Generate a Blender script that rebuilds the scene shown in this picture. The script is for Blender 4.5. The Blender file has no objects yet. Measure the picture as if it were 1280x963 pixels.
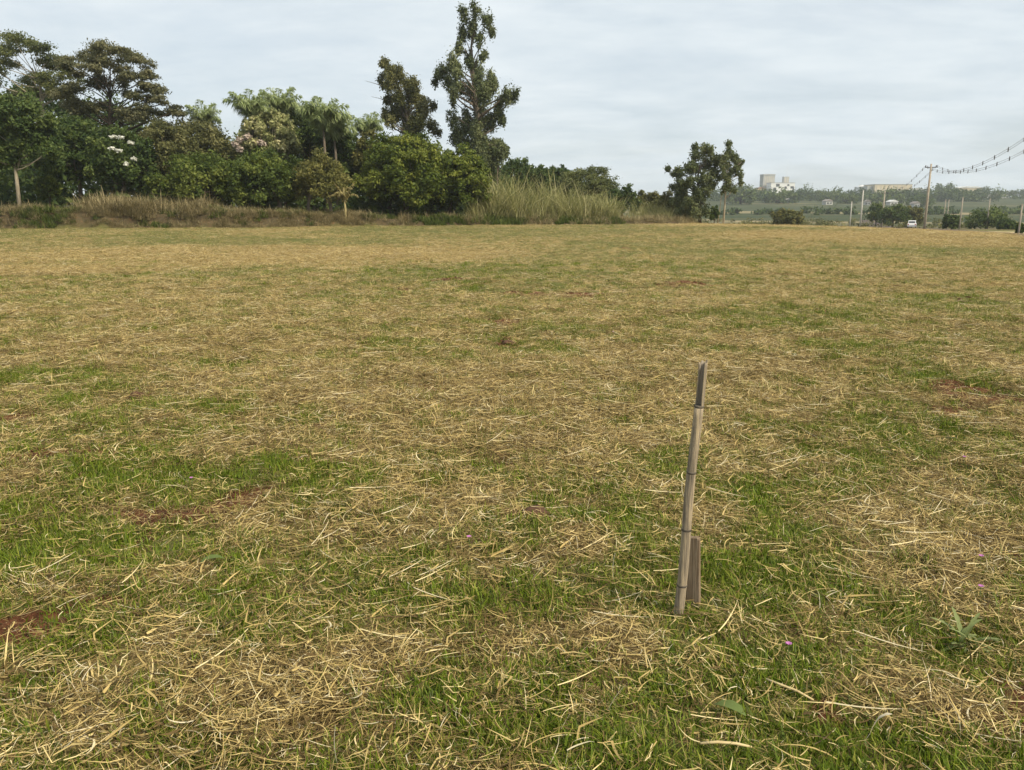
import bpy, bmesh, math, random
import numpy as np
from mathutils import Vector, Matrix

scene = bpy.context.scene
COL = scene.collection
RNG = np.random.default_rng(7)
random.seed(7)
rad = math.radians

# ------------------------------------------------------------------ camera
EYE = 1.55
PITCH = math.atan(219.5 / 1000.0)
cam_d = bpy.data.cameras.new('camera'); cam = bpy.data.objects.new('camera', cam_d); COL.objects.link(cam)
cam_d.sensor_width = 36.0; cam_d.lens = 28.125; cam_d.clip_start = 0.05; cam_d.clip_end = 12000
cam.location = (0, 0, EYE); cam.rotation_euler = (math.pi / 2 - PITCH, 0, 0)
scene.camera = cam

# ------------------------------------------------------------------ sky and sun
SUN_EL, SUN_AZ = 46.0, 130.0          # azimuth measured clockwise from the view direction (+Y)
w = bpy.data.worlds.new('World'); scene.world = w; w.use_nodes = True
nt = w.node_tree; nt.nodes.clear(); N = nt.nodes.new; L = nt.links.new
out = N('ShaderNodeOutputWorld'); bg = N('ShaderNodeBackground'); bg.inputs['Strength'].default_value = 0.1
sky = N('ShaderNodeTexSky'); sky.sky_type = 'NISHITA'; sky.sun_disc = False
sky.sun_elevation = rad(SUN_EL); sky.sun_rotation = rad(SUN_AZ); sky.air_density = 1.0; sky.dust_density = 2.0; sky.ozone_density = 1.0
tc = N('ShaderNodeTexCoord'); sx = N('ShaderNodeSeparateXYZ'); L(tc.outputs['Generated'], sx.inputs[0])
za = N('ShaderNodeMath'); za.operation = 'MAXIMUM'; L(sx.outputs['Z'], za.inputs[0]); za.inputs[1].default_value = 0.0
zb = N('ShaderNodeMath'); zb.operation = 'ADD'; L(za.outputs[0], zb.inputs[0]); zb.inputs[1].default_value = 0.16
dx = N('ShaderNodeMath'); dx.operation = 'DIVIDE'; L(sx.outputs['X'], dx.inputs[0]); L(zb.outputs[0], dx.inputs[1])
dy = N('ShaderNodeMath'); dy.operation = 'DIVIDE'; L(sx.outputs['Y'], dy.inputs[0]); L(zb.outputs[0], dy.inputs[1])
cv = N('ShaderNodeCombineXYZ'); L(dx.outputs[0], cv.inputs[0]); L(dy.outputs[0], cv.inputs[1])
mp = N('ShaderNodeMapping'); mp.inputs['Scale'].default_value = (0.9, 1.25, 1); mp.inputs['Rotation'].default_value = (0, 0, 0.45); L(cv.outputs[0], mp.inputs[0])
n1 = N('ShaderNodeTexNoise'); n1.inputs['Scale'].default_value = 1.1; n1.inputs['Detail'].default_value = 7; n1.inputs['Roughness'].default_value = 0.56; n1.inputs['Distortion'].default_value = 0.5
L(mp.outputs[0], n1.inputs['Vector'])
rp = N('ShaderNodeValToRGB'); L(n1.outputs['Fac'], rp.inputs[0])
rp.color_ramp.elements[0].position = 0.26; rp.color_ramp.elements[0].color = (.60, .60, .60, 1)
rp.color_ramp.elements[1].position = 0.56; rp.color_ramp.elements[1].color = (.97, .97, .97, 1)
n2 = N('ShaderNodeTexNoise'); n2.inputs['Scale'].default_value = 3.0; n2.inputs['Detail'].default_value = 6; n2.inputs['Roughness'].default_value = 0.6
L(mp.outputs[0], n2.inputs['Vector'])
cr = N('ShaderNodeValToRGB'); L(n2.outputs['Fac'], cr.inputs[0])
cr.color_ramp.elements[0].position = 0.3; cr.color_ramp.elements[0].color = (5.7, 6.4, 6.9, 1)
cr.color_ramp.elements[1].position = 0.7; cr.color_ramp.elements[1].color = (6.8, 7.35, 7.65, 1)
mx = N('ShaderNodeMix'); mx.data_type = 'RGBA'; L(rp.outputs[0], mx.inputs['Factor']); L(sky.outputs[0], mx.inputs['A']); L(cr.outputs[0], mx.inputs['B'])
L(mx.outputs['Result'], bg.inputs['Color']); L(bg.outputs[0], out.inputs['Surface'])

sl = bpy.data.lights.new('sun', 'SUN'); sl.energy = 4.4; sl.angle = rad(9); sl.color = (1.0, 0.89, 0.69)
so = bpy.data.objects.new('sun', sl); COL.objects.link(so); so.location = (60, -30, 80)
sdir = Vector((math.sin(rad(SUN_AZ)) * math.cos(rad(SUN_EL)), math.cos(rad(SUN_AZ)) * math.cos(rad(SUN_EL)), math.sin(rad(SUN_EL))))
so.rotation_euler = sdir.to_track_quat('Z', 'Y').to_euler()

vs = scene.view_settings; vs.view_transform = 'Standard'; vs.look = 'None'; vs.exposure = 0.34; vs.gamma = 1.0; vs.use_curve_mapping = False
scene.render.engine = 'CYCLES'
cy = scene.cycles; cy.max_bounces = 6; cy.diffuse_bounces = 3; cy.glossy_bounces = 2; cy.transmission_bounces = 3; cy.transparent_max_bounces = 4; cy.volume_bounces = 1
cy.use_adaptive_sampling = True; cy.adaptive_threshold = 0.02; cy.use_denoising = True
try:
    cy.denoiser = 'OPENIMAGEDENOISE'; cy.denoising_prefilter = 'ACCURATE'
except Exception:
    pass

# ------------------------------------------------------------------ survey data in metres
EUC_TALL = {'Y': 98,
 'path': [(-3.83, 1.18), (-3.97, 6.82), (-4.02, 11.78), (-4.44, 16.2), (-4.68, 19.67), (-4.28, 23.25)],
 'cl': [(-4.18, 23.76, 0.73, 0.73), (-5.47, 23.08, 0.73, 0.73), (-2.92, 22.41, 0.82, 0.82), (-4.57, 21.73, 0.73, 0.73), (-5.76, 21.21, 0.73, 0.73), (-2.29, 21.38, 0.55, 0.55),
        (-3.67, 20.1, 0.73, 0.73), (-6.06, 19.67, 0.55, 0.55), (-5.06, 18.81, 0.64, 0.64), (-7.77, 16.72, 0.92, 0.92), (-8.7, 16.55, 0.56, 0.56), (-6.65, 17.33, 0.92, 0.92),
        (-6.02, 15.76, 0.83, 0.83), (-4.52, 17.59, 0.74, 0.74), (-3.13, 18.55, 0.55, 0.55), (-2.5, 16.72, 0.74, 0.74), (-3.7, 16.2, 0.93, 0.93), (-5.11, 14.88, 1.02, 1.02), (-6.6, 14.53, 0.65, 0.65),
        (-3.25, 14.44, 1.02, 1.02), (-1.95, 15.24, 0.65, 0.65), (-0.65, 14.35, 0.84, 0.84), (0.0, 14.09, 0.56, 0.56), (-1.58, 13.21, 0.93, 0.93), (-3.73, 12.67, 1.12, 1.12),
        (-5.42, 12.23, 1.03, 1.03), (-7.01, 11.96, 0.75, 0.75), (-6.19, 10.44, 0.94, 0.94), (-4.22, 10.44, 1.13, 1.13), (-2.62, 11.33, 0.94, 0.94), (-1.31, 11.96, 0.65, 0.65),
        (-6.68, 9.45, 0.75, 0.75), (-5.18, 8.63, 1.04, 1.04), (-3.3, 8.63, 1.04, 1.04), (-2.07, 9.09, 0.75, 0.75), (-1.04, 8.18, 0.75, 0.75), (-2.36, 7.18, 0.76, 0.76), (-3.97, 6.82, 1.04, 1.04)]}
EUC_LEFT = {'Y': 100,
 'path': [(-11.34, 1.17), (-11.76, 7.39), (-12.24, 11.08), (-13.0, 14.71), (-14.32, 17.57)],
 'cl': [(-15.06, 18.19, 0.66, 0.66), (-14.33, 17.3, 0.85, 0.85), (-13.21, 17.03, 0.75, 0.75), (-15.4, 16.59, 0.57, 0.57), (-14.0, 15.87, 0.95, 0.95), (-12.48, 16.14, 0.85, 0.85),
        (-11.36, 15.42, 0.76, 0.76), (-13.28, 14.53, 1.04, 1.04), (-11.87, 14.26, 1.04, 1.04), (-10.45, 13.99, 0.76, 0.76), (-14.71, 14.53, 0.66, 0.66), (-15.24, 12.72, 0.67, 0.67),
        (-13.81, 12.9, 0.95, 0.95), (-12.2, 12.72, 1.14, 1.14), (-10.48, 12.72, 0.95, 0.95), (-9.42, 13.44, 0.48, 0.48), (-14.33, 11.53, 0.67, 0.67), (-12.91, 11.26, 0.96, 0.96),
        (-11.28, 11.26, 1.05, 1.05), (-9.74, 11.53, 0.76, 0.76), (-9.1, 10.53, 0.57, 0.57), (-11.5, 9.98, 0.96, 0.96)],
 'twigs': [[(-14.3, 15.42), (-16.08, 16.05), (-17.39, 16.41)], [(-13.87, 13.99), (-15.38, 14.35), (-16.7, 14.62)]]}
LEG_A = {'Y': 88,
 'path': [(-50.03, 1.55), (-49.21, 10.74), (-49.1, 14.31), (-49.73, 15.88)],
 'cl': [(-55.27, 17.67, 1.15, 0.41), (-53.76, 16.66, 1.16, 0.5), (-54.81, 15.1, 1.16, 0.5), (-52.3, 18.28, 1.15, 0.41), (-50.21, 18.51, 1.07, 0.41), (-48.49, 17.82, 0.99, 0.41),
        (-51.67, 16.89, 1.16, 0.41), (-49.31, 16.58, 1.08, 0.41), (-47.29, 16.81, 0.83, 0.41), (-51.47, 15.25, 1.16, 0.5), (-48.2, 14.86, 1.16, 0.5), (-53.31, 13.92, 1.17, 0.5),
        (-47.11, 13.52, 1.08, 0.58), (-50.42, 13.76, 1.08, 0.58), (-46.09, 15.1, 0.75, 0.42)]}
LEG_B = {'Y': 84,
 'path': [(-40.86, 1.55), (-40.41, 7.23), (-40.32, 10.32), (-39.98, 12.75), (-40.43, 14.48)],
 'cl': [(-42.59, 16.34, 1.03, 0.39), (-40.95, 16.93, 1.02, 0.39), (-39.29, 17.01, 1.02, 0.39), (-37.84, 16.49, 0.95, 0.39), (-43.35, 15.3, 0.95, 0.4), (-40.76, 15.82, 1.03, 0.39),
        (-38.73, 15.6, 1.03, 0.4), (-36.73, 15.82, 0.71, 0.32), (-36.2, 14.78, 0.71, 0.32), (-42.19, 14.33, 1.03, 0.48), (-40.02, 14.63, 0.95, 0.4), (-37.6, 14.26, 1.03, 0.4),
        (-35.77, 13.51, 0.87, 0.4), (-34.94, 12.98, 0.72, 0.32), (-42.66, 12.98, 0.96, 0.48), (-36.58, 12.53, 0.88, 0.4), (-34.4, 12.0, 0.72, 0.32), (-33.92, 11.08, 0.64, 0.32),
        (-35.51, 11.24, 0.88, 0.4), (-41.69, 11.69, 0.96, 0.48), (-38.21, 12.9, 0.72, 0.32), (-38.7, 11.31, 0.96, 0.48), (-37.17, 10.63, 1.04, 0.56), (-43.33, 11.31, 0.96, 0.56),
        (-44.3, 12.6, 0.88, 0.48)]}
PALE_TRUNK = {'Y': 71,
 'path': [(-42.68, 1.82), (-42.6, 4.04), (-42.62, 5.43), (-42.68, 7.01), (-42.01, 8.96)],
 'fork': [(-42.5, 4.77), (-42.06, 6.03), (-41.19, 7.99)],
 'cl': [(-44.49, 9.61, 0.88, 0.88), (-42.83, 10.38, 0.88, 0.88), (-41.49, 10.38, 0.88, 0.88), (-40.22, 9.74, 0.81, 0.81), (-39.32, 8.83, 0.81, 0.81), (-44.13, 8.31, 0.95, 0.95),
        (-42.35, 8.96, 0.95, 0.95), (-40.86, 8.44, 0.95, 0.95), (-39.48, 7.53, 0.88, 0.88), (-43.62, 7.14, 0.95, 0.95), (-41.91, 7.14, 0.95, 0.95), (-40.43, 6.49, 0.89, 0.89),
        (-38.94, 6.35, 0.75, 0.75), (-44.75, 6.35, 0.89, 0.89), (-42.77, 5.83, 0.75, 0.75), (-39.61, 5.37, 0.69, 0.69), (-41.25, 5.43, 0.62, 0.62), (-44.21, 5.3, 0.62, 0.62)]}
CLUMP_TREE = {'Y': 93,
 'path': [(21.51, 0.13), (21.2, 2.61), (20.91, 4.81), (21.16, 6.98)],
 'fork': [(21.18, 3.05), (19.67, 4.37), (18.71, 5.59)],
 'cl': [(18.53, 5.68, 0.72, 0.72), (17.8, 6.03, 0.45, 0.45), (18.93, 4.72, 0.72, 0.72), (20.03, 4.46, 0.9, 0.9), (19.59, 6.2, 0.63, 0.63), (20.42, 7.41, 0.72, 0.72), (21.47, 8.02, 0.81, 0.81),
        (20.65, 8.27, 0.54, 0.54), (22.37, 7.93, 0.63, 0.63), (22.95, 7.07, 0.63, 0.63), (21.99, 6.55, 0.81, 0.81), (20.68, 5.94, 0.9, 0.9), (21.62, 5.07, 0.9, 0.9), (22.77, 5.51, 0.63, 0.63),
        (20.35, 3.41, 0.9, 0.9), (21.7, 3.49, 0.81, 0.81), (18.99, 3.49, 0.72, 0.72), (22.66, 4.2, 0.54, 0.54), (21.04, 2.26, 0.82, 0.82), (19.77, 2.26, 0.82, 0.82), (18.67, 2.44, 0.63, 0.63),
        (20.54, 1.37, 0.82, 0.82), (19.09, 1.19, 0.73, 0.73), (21.99, 1.46, 0.73, 0.73)]}
SLENDER = {'Y': 92,
 'path': [(23.81, 0.05), (23.87, 2.16), (23.92, 4.34), (24.04, 6.92), (23.92, 8.96)],
 'fork': [(23.18, 0.05), (23.42, 2.16), (23.63, 4.77)],
 'cl': [(23.94, 8.71, 0.35, 0.35), (23.98, 7.95, 0.44, 0.44), (23.5, 7.01, 0.53, 0.53), (24.64, 7.26, 0.53, 0.53), (25.31, 6.49, 0.44, 0.44), (25.73, 6.84, 0.18, 0.18), (23.82, 6.15, 0.53, 0.53),
        (24.64, 5.72, 0.53, 0.53), (23.34, 5.12, 0.45, 0.45), (24.25, 4.86, 0.53, 0.53), (25.29, 5.29, 0.36, 0.36), (25.52, 4.43, 0.36, 0.36), (23.94, 3.99, 0.45, 0.45), (24.68, 3.65, 0.36, 0.36),
        (23.1, 6.24, 0.36, 0.36)]}
DOMES = {'MANGO_A': (-10.82, 4.73, 5.21, 4.64, 84),
 'MANGO_B': (-5.28, 4.29, 3.46, 3.3, 85),
 'DK1': (-40.9, 6.83, 3.15, 3.45, 78),
 'WHITEFL': (-36.25, 5.83, 3.27, 3.12, 77),
 'BR1': (-33.51, 6.74, 2.77, 3.47, 80),
 'OL1': (-31.91, 7.14, 4.09, 3.44, 85),
 'GR1': (-28.75, 4.03, 3.58, 2.54, 77),
 'GR2': (-23.15, 4.03, 3.58, 2.69, 77),
 'OLV': (-18.19, 4.05, 2.86, 2.56, 77.5),
 'PALE': (-25.39, 8.4, 3.42, 3.59, 87),
 'DK2': (-22.48, 9.13, 4.1, 3.75, 93),
 'DK3': (-18.52, 7.16, 2.57, 3.94, 89),
 'DK4': (-15.13, 6.03, 2.04, 4.08, 88),
 'FLAT': (9.2, 3.92, 4.65, 3.23, 104),
 'B1': (13.32, 2.49, 2.32, 1.83, 99),
 'B2': (16.95, 2.13, 2.56, 1.48, 101),
 'B3': (19.49, 2.1, 2.27, 1.89, 97),
 'SMALLEUC': (-1.8, 8.59, 1.5, 1.6, 104),
 'TK1': (0.67, 5.94, 2.92, 2.7, 116),
 'TK2': (3.63, 5.54, 2.72, 2.27, 117),
 'TK3': (6.86, 5.68, 2.29, 1.83, 118),
 'DB': (22.51, 1.12, 0.53, 0.98, 91),
 'M1': (50.66, -0.03, 3.08, 1.62, 150),
 'M2': (88.65, 0.28, 3.72, 2.42, 190),
 'M3': (90.51, 0.58, 2.58, 2.98, 203),
 'M4': (94.11, 0.08, 2.44, 2.44, 192),
 'M5': (88.45, -0.49, 4.32, 1.94, 152),
 'M6': (75.46, -0.59, 1.65, 1.23, 140),
 'M7': (78.8, -0.94, 1.53, 0.89, 130),
 'M8': (39.9, 0.08, 0.31, 0.5, 64),
 'LSH': (-41.4, 3.43, 1.14, 1.14, 73.5),
 'LSH2': (-32.49, 3.42, 1.48, 1.33, 76)}
BACK = [(-63.02, 9.27, 5.64, 6.21, 98), (-56.64, 10.06, 5.81, 6.39, 101), (-48.03, 9.06, 5.76, 5.57, 100), (-39.98, 5.79, 5.43, 4.15, 102), (-32.88, 6.12, 5.48, 4.18, 103), (-26.13, 6.65, 5.02, 4.22, 104),
 (-19.43, 6.03, 4.98, 3.79, 103), (-13.35, 5.56, 5.65, 4.11, 106), (-5.24, 5.03, 5.24, 3.35, 108), (1.84, 4.18, 6.37, 2.45, 126), (9.97, 3.5, 5.73, 1.99, 128)]
FAR = [(172.76, 8.63, 12.69, 7.85, 620), (390.51, 17.8, 7.88, 5.25, 900), (362.14, 17.44, 5.99, 4.28, 880), (369.07, 14.48, 4.67, 3.11, 800), (442.86, 19.5, 6.13, 4.38, 900),
 (475.15, 20.35, 14.88, 7.88, 900), (515.55, 18.16, 5.37, 4.48, 920), (523.38, 19.9, 5.37, 5.37, 920), (536.08, 21.86, 5.42, 5.42, 930), (569.72, 18.88, 8.41, 3.74, 960),
 (581.74, 19.79, 6.54, 3.74, 960), (586.77, 19.6, 7.39, 4.62, 950), (611.62, 19.79, 13.07, 4.67, 960), (353.06, 18.7, 6.47, 4.62, 950), (299.48, 15.29, 5.79, 3.31, 850),
 (271.27, 11.54, 9.54, 4.09, 700), (208.89, 8.86, 14.97, 4.99, 640), (261.89, 8.86, 8.73, 4.36, 640), (291.82, 8.86, 13.72, 4.99, 640), (278.49, 5.82, 9.83, 3.82, 560)]
PALMS = [(-26.73, 10.84, 86, 3.0), (-24.87, 11.6, 90, 3.0), (-18.95, 9.71, 84, 3.2), (-33.76, 10.65, 92, 2.6), (-16.04, 9.64, 92, 2.6), (-18.3, 8.8, 86, 2.8)]
DEADPALM = (-15.51, 5.07, 76)
FLOWERS_W = [(-35.68, 7.91, 0.36, 0.14), (-34.97, 7.84, 0.29, 0.14), (-34.29, 7.43, 0.29, 0.14), (-35.58, 6.87, 0.29, 0.15), (-34.94, 6.66, 0.36, 0.15), (-34.06, 6.03, 0.22, 0.15), (-34.4, 5.54, 0.22, 0.15)]
PINKW = [(-27.57, 8.4, 0.49, 0.33), (-26.73, 8.71, 0.49, 0.33), (-25.95, 8.24, 0.49, 0.33), (-27.39, 7.46, 0.41, 0.25), (-27.76, 7.93, 0.33, 0.24), (-25.3, 8.09, 0.41, 0.24)]
POLES = [(60.71, 120, 8.0, 0.17), (90.64, 200, 5.92, 0.19), (85.37, 200, 6.11, 0.19), (95.25, 230, 3.74, 0.17), (71.36, 130, 3.4, 0.115), (87.32, 150, 3.41, 0.12), (97.76, 185, 3.66, 0.12),
 (100.08, 188, 3.7, 0.12), (38.58, 62, 1.85, 0.07)]
SOIL = [(-1.72, 3.9, 0.31, 0.14), (-1.52, 4.22, 0.13, 0.13), (-3.13, 6.49, 0.11, 0.14), (-3.74, 5.84, 0.12, 0.14), (-2.85, 7.55, 0.09, 0.15), (-2.08, 6.88, 0.08, 0.11), (-0.14, 11.43, 0.21, 0.34),
 (-0.04, 9.63, 0.15, 0.43), (3.97, 6.72, 0.28, 0.56), (3.45, 6.08, 0.16, 0.2), (-1.85, 2.77, 0.11, 0.07), (-1.63, 2.94, 0.08, 0.05), (0.98, 2.23, 0.06, 0.04), (-3.06, 4.8, 0.15, 0.08),
 (-2.97, 4.9, 0.15, 0.07), (-1.87, 8.79, 0.13, 0.21), (-2.18, 7.99, 0.1, 0.13), (-1.41, 7.66, 0.12, 0.12), (0.32, 3.79, 0.08, 0.05), (0.08, 3.94, 0.1, 0.06), (7.93, 13.91, 0.17, 0.38),
 (1.64, 2.33, 0.05, 0.13), (-1.49, 4.13, 0.13, 0.09), (-1.44, 18.12, 0.54, 0.42), (-2.64, 4.85, 0.2, 0.08), (3.75, 17.13, 0.51, 0.38), (0.9, 14.99, 1.2, 0.43), (1.58, 2.19, 0.07, 0.06)]
GREEN = [(-2.55, 14.17, 0.57, 0.45), (-0.71, 15.75, 0.31, 0.32), (-7.63, 14.99, 0.45, 0.36), (0.55, 2.21, 0.37, 0.26), (0.26, 2.29, 0.23, 0.19), (0.95, 2.52, 0.22, 0.15), (2.89, 5.96, 0.49, 0.74),
 (2.24, 5.11, 0.27, 0.37), (4.04, 7.47, 0.38, 0.76), (4.14, 11.43, 1.26, 1.29), (6.86, 13.43, 1.34, 1.42), (-1.15, 2.92, 0.25, 0.23), (-2.08, 3.46, 0.3, 0.27), (-1.51, 9.33, 0.28, 0.29),
 (0.54, 10.64, 0.43, 0.6), (0.19, 9.33, 0.38, 0.46), (0.0, 5.96, 0.18, 0.17), (0.5, 4.33, 0.14, 0.11), (-1.63, 3.46, 0.3, 0.18), (-0.21, 2.38, 0.11, 0.11), (0.0, 2.99, 0.26, 0.17),
 (0.91, 2.99, 0.26, 0.21), (-0.09, 4.47, 0.12, 0.1), (0.96, 5.11, 0.11, 0.13), (1.36, 4.47, 0.14, 0.17), (3.92, 8.79, 0.71, 0.62), (3.25, 5.11, 0.32, 0.37), (1.36, 3.74, 0.16, 0.15),
 (1.45, 3.37, 0.14, 0.1), (1.27, 2.92, 0.22, 0.13)]
STRAW = [(-9.63, 28.67, 9.07, 5.93), (-2.27, 25.45, 2.02, 1.64), (-11.8, 20.49, 2.03, 1.88), (21.47, 47.44, 11.67, 10.27), (-0.58, 7.11, 2.04, 1.05), (0.0, 5.5, 1.43, 0.53), (-0.56, 2.29, 0.8, 0.3),
 (-1.22, 2.21, 0.37, 0.18), (2.21, 3.85, 0.41, 0.33), (1.52, 3.46, 0.3, 0.13), (0.27, 2.74, 0.21, 0.08), (-0.56, 4.47, 0.56, 0.29), (-0.9, 3.85, 0.53, 0.22), (2.08, 7.87, 1.04, 0.84),
 (2.07, 6.49, 0.6, 0.58), (0.15, 3.46, 0.37, 0.18), (1.66, 3.21, 0.24, 0.09), (-3.78, 9.33, 1.42, 0.87), (-2.27, 3.96, 0.25, 0.14), (-1.81, 5.11, 0.69, 0.22), (2.46, 4.33, 0.36, 0.2)]
CLODS = [(0.12, 3.89, 0.1), (-2.87, 7.55, 0.1), (-0.04, 9.57, 0.12), (-3.13, 6.49, 0.09), (-3.65, 5.79, 0.09), (7.8, 13.79, 0.1), (-0.06, 4.41, 0.06)]
FLOWERS = [(-0.197, 3.395), (2.1, 3.336), (1.919, 3.024), (0.955, 2.51), (1.266, 9.943), (-1.814, 4.302), (2.815, 4.769)]
WEED = (1.679, 2.691)
LEAFBITS = {'leaf': (1.033, 2.063), 'stick': (0.611, 2.021), 'stick2': (0.886, 2.289), 'broad': (-1.322, 3.27), 'broad2': (0.666, 2.186)}
STAKE = (0.652, 2.871, 0.691, 1.008, [0.843, 0.588, 0.357, 0.125])
BOARD = (0.716, 2.949, 0.292)
BLD = {'tower': (307.5, 42.6, 321.7, 14.0, 1010),
 'white': (311.2, 32.5, 339.8, 15.7, 990),
 'stair': (329.3, 40.3, 335.8, 30.9, 1000),
 'mast': (334.5, 60.9, 336.7, 30.9, 1000),
 'yellow': (299.2, 26.3, 310.3, 14.0, 1005),
 'dome': (368.7, 22.0, 385.5, 15.5, 980),
 'warehouse': (396.5, 28.0, 437.1, 11.8, 900),
 'tank': (389.0, 28.4, 401.9, 16.6, 930),
 'lowhall': (505.8, 25.4, 531.5, 14.8, 930),
 'grey': (427.6, 21.6, 444.1, 11.6, 880),
 'houseA': (397.5, 19.3, 404.0, 12.9, 850),
 'annex': (554.7, 18.8, 578.6, 13.4, 955)}
HOUSES = [(214.3, 640, 4.32, 2.56), (230.6, 600, 5.04, 2.4), (259.6, 600, 3.6, 2.4), (280.1, 605, 5.76, 2.4), (267.7, 545, 3.6, 2.4), (410.7, 800, 10.08, 2.72), (407.2, 820, 7.2, 2.8), (335.3, 820, 8.64, 3.2),
 (530.1, 900, 21.6, 3.2), (484.1, 880, 11.52, 2.88)]

# ------------------------------------------------------------------ helpers
def hashn(ix, iy, s):
    h = (ix.astype(np.int64) * 374761393 + iy.astype(np.int64) * 668265263 + s * 1442695041) & 0x7fffffff
    h = ((h ^ (h >> 13)) * 1274126177) & 0x7fffffff
    return ((h ^ (h >> 16)) & 0xffff) / 65535.0
def vnoise(x, y, s=0):
    ix = np.floor(x); iy = np.floor(y); fx = x - ix; fy = y - iy
    fx = fx * fx * (3 - 2 * fx); fy = fy * fy * (3 - 2 * fy)
    a = hashn(ix, iy, s); b = hashn(ix + 1, iy, s); c = hashn(ix, iy + 1, s); d = hashn(ix + 1, iy + 1, s)
    return (a * (1 - fx) + b * fx) * (1 - fy) + (c * (1 - fx) + d * fx) * fy
def fbm(x, y, s=0, o=4):
    v = 0; a = .5; n = 0
    for k in range(o):
        v = v + a * vnoise(x, y, s + k * 17); n += a; a *= .5; x = x * 2.03 + 11.3; y = y * 2.03 + 5.7
    return v / n
def sstep(a, b, x):
    t = np.clip((x - a) / (b - a), 0, 1); return t * t * (3 - 2 * t)

BX = [-400, -60, -42, -24, -14, 0, 18, 26, 40]; BY = [50, 62, 67, 70, 77, 82, 89, 98, 110]
BH = [1.6, 1.6, 1.5, 1.45, .8, .45, .3, .1, .0]
YF = [0, 120, 200, 270, 330, 400, 500, 600, 800, 1000, 1150, 1500, 2200, 6000]
ZF = [0, 0, -2.0, -3.6, -2.6, -0.8, 1.8, 4.4, 10.7, 16.4, 17.6, 16, 5, -20]
YR = [0, 45, 65, 132, 200, 270, 330, 400, 500, 600, 800, 1000, 1150, 1500, 2200, 6000]
ZR = [-.1, -.15, -.52, -1.62, -2.9, -3.7, -2.6, -0.8, 1.8, 4.4, 10.7, 16.4, 17.6, 16, 5, -20]
def edge_x(y): return np.interp(y, [0, 30, 49, 65, 83, 92, 110], [31.5, 31.5, 31.2, 32.0, 26, 19, 8])
def tz(x, y, rough=True):
    x = np.asarray(x, float); y = np.asarray(y, float)
    d = y - np.interp(x, BX, BY) + (fbm(x * .35, y * 0 + 3.1, 5, 3) - .5) * 2.2
    bank = np.interp(x, BX, BH) * (sstep(0, 1.1, d) * .85 + sstep(1, 6, d) * .15)
    s = np.maximum(x - edge_x(y), 0)
    right = sstep(0, 5, s)
    zr = np.interp(y, YR, ZR)
    zl = np.interp(y, YF, ZF) + bank * (1 - sstep(150, 330, y))
    z = zl * (1 - right) + zr * right
    near = 1 - sstep(60, 120, np.hypot(x, y))
    if rough:
        z = z + near * ((fbm(x * .45, y * .45, 1, 3) - .5) * .15 + (fbm(x * 2.6, y * 2.6, 2, 3) - .5) * .065)
    z = z + bank * (.35 * (fbm(x * .9, y * .9, 3, 3) - .5) + .35 * (fbm(x * 2.4, y * 1.2, 6, 3) - .5))
    z = z + sstep(300, 700, y) * 2.5 * (fbm(x * .006, y * .006, 4, 3) - .5)
    return z
def gz(x, y): return float(tz(np.array([x]), np.array([y]))[0])

def patch(x, y, L, soft=.55, s=0):
    m = np.zeros_like(x)
    wob = (fbm(x * 2.2, y * 2.2, 31 + s, 3) - .5) * 1.1
    for (cx, cy, rx, ry) in L:
        d = np.sqrt(((x - cx) / (rx + .02)) ** 2 + ((y - cy) / (ry + .02)) ** 2) + wob
        m = np.maximum(m, 1 - sstep(1 - soft, 1 + soft, d))
    return m
def dry_lip(x, y):
    a = sstep(edge_x(y) - 6, edge_x(y) - 1, x) * (y < 130) * (x < 60)
    return np.maximum(a, (1 - np.abs(y - 84) / 10).clip(0, 1) * sstep(10, 20, x) * (x < 42))
def cover(x, y):
    """green, straw and bare-soil fractions of the field at a point"""
    st = patch(x, y, STRAW, .7, 1); gr = patch(x, y, GREEN, .7, 2); so_ = patch(x, y, SOIL, .35, 3)
    n = fbm(x * .9, y * .9, 51, 4) - .5; nb = fbm(x * .18, y * .10, 61, 3) - .5; nf = fbm(x * 3.1, y * 3.1, 71, 3) - .5
    nff = fbm(x * 8.0, y * 8.0, 75, 2) - .5; dist = sstep(9, 24, y)
    straw = np.clip(.55 - .27 * dist + .45 * n + (.6 + .5 * dist) * nb + 1.4 * nf + 1.9 * nff * (1 - .6 * dist) + (.44 + .32 * dist) * st - (.56 - .28 * dist) * gr + .5 * dry_lip(x, y), 0, 1)
    soil = np.clip(so_ * (.85 + .9 * nf + .8 * nff) * 1.35 + sstep(.15, .30, fbm(x * 2.3, y * 2.3, 81, 4) - .5) * .6, 0, 1)
    return np.clip(1 - straw, 0, 1), straw, soil

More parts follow.
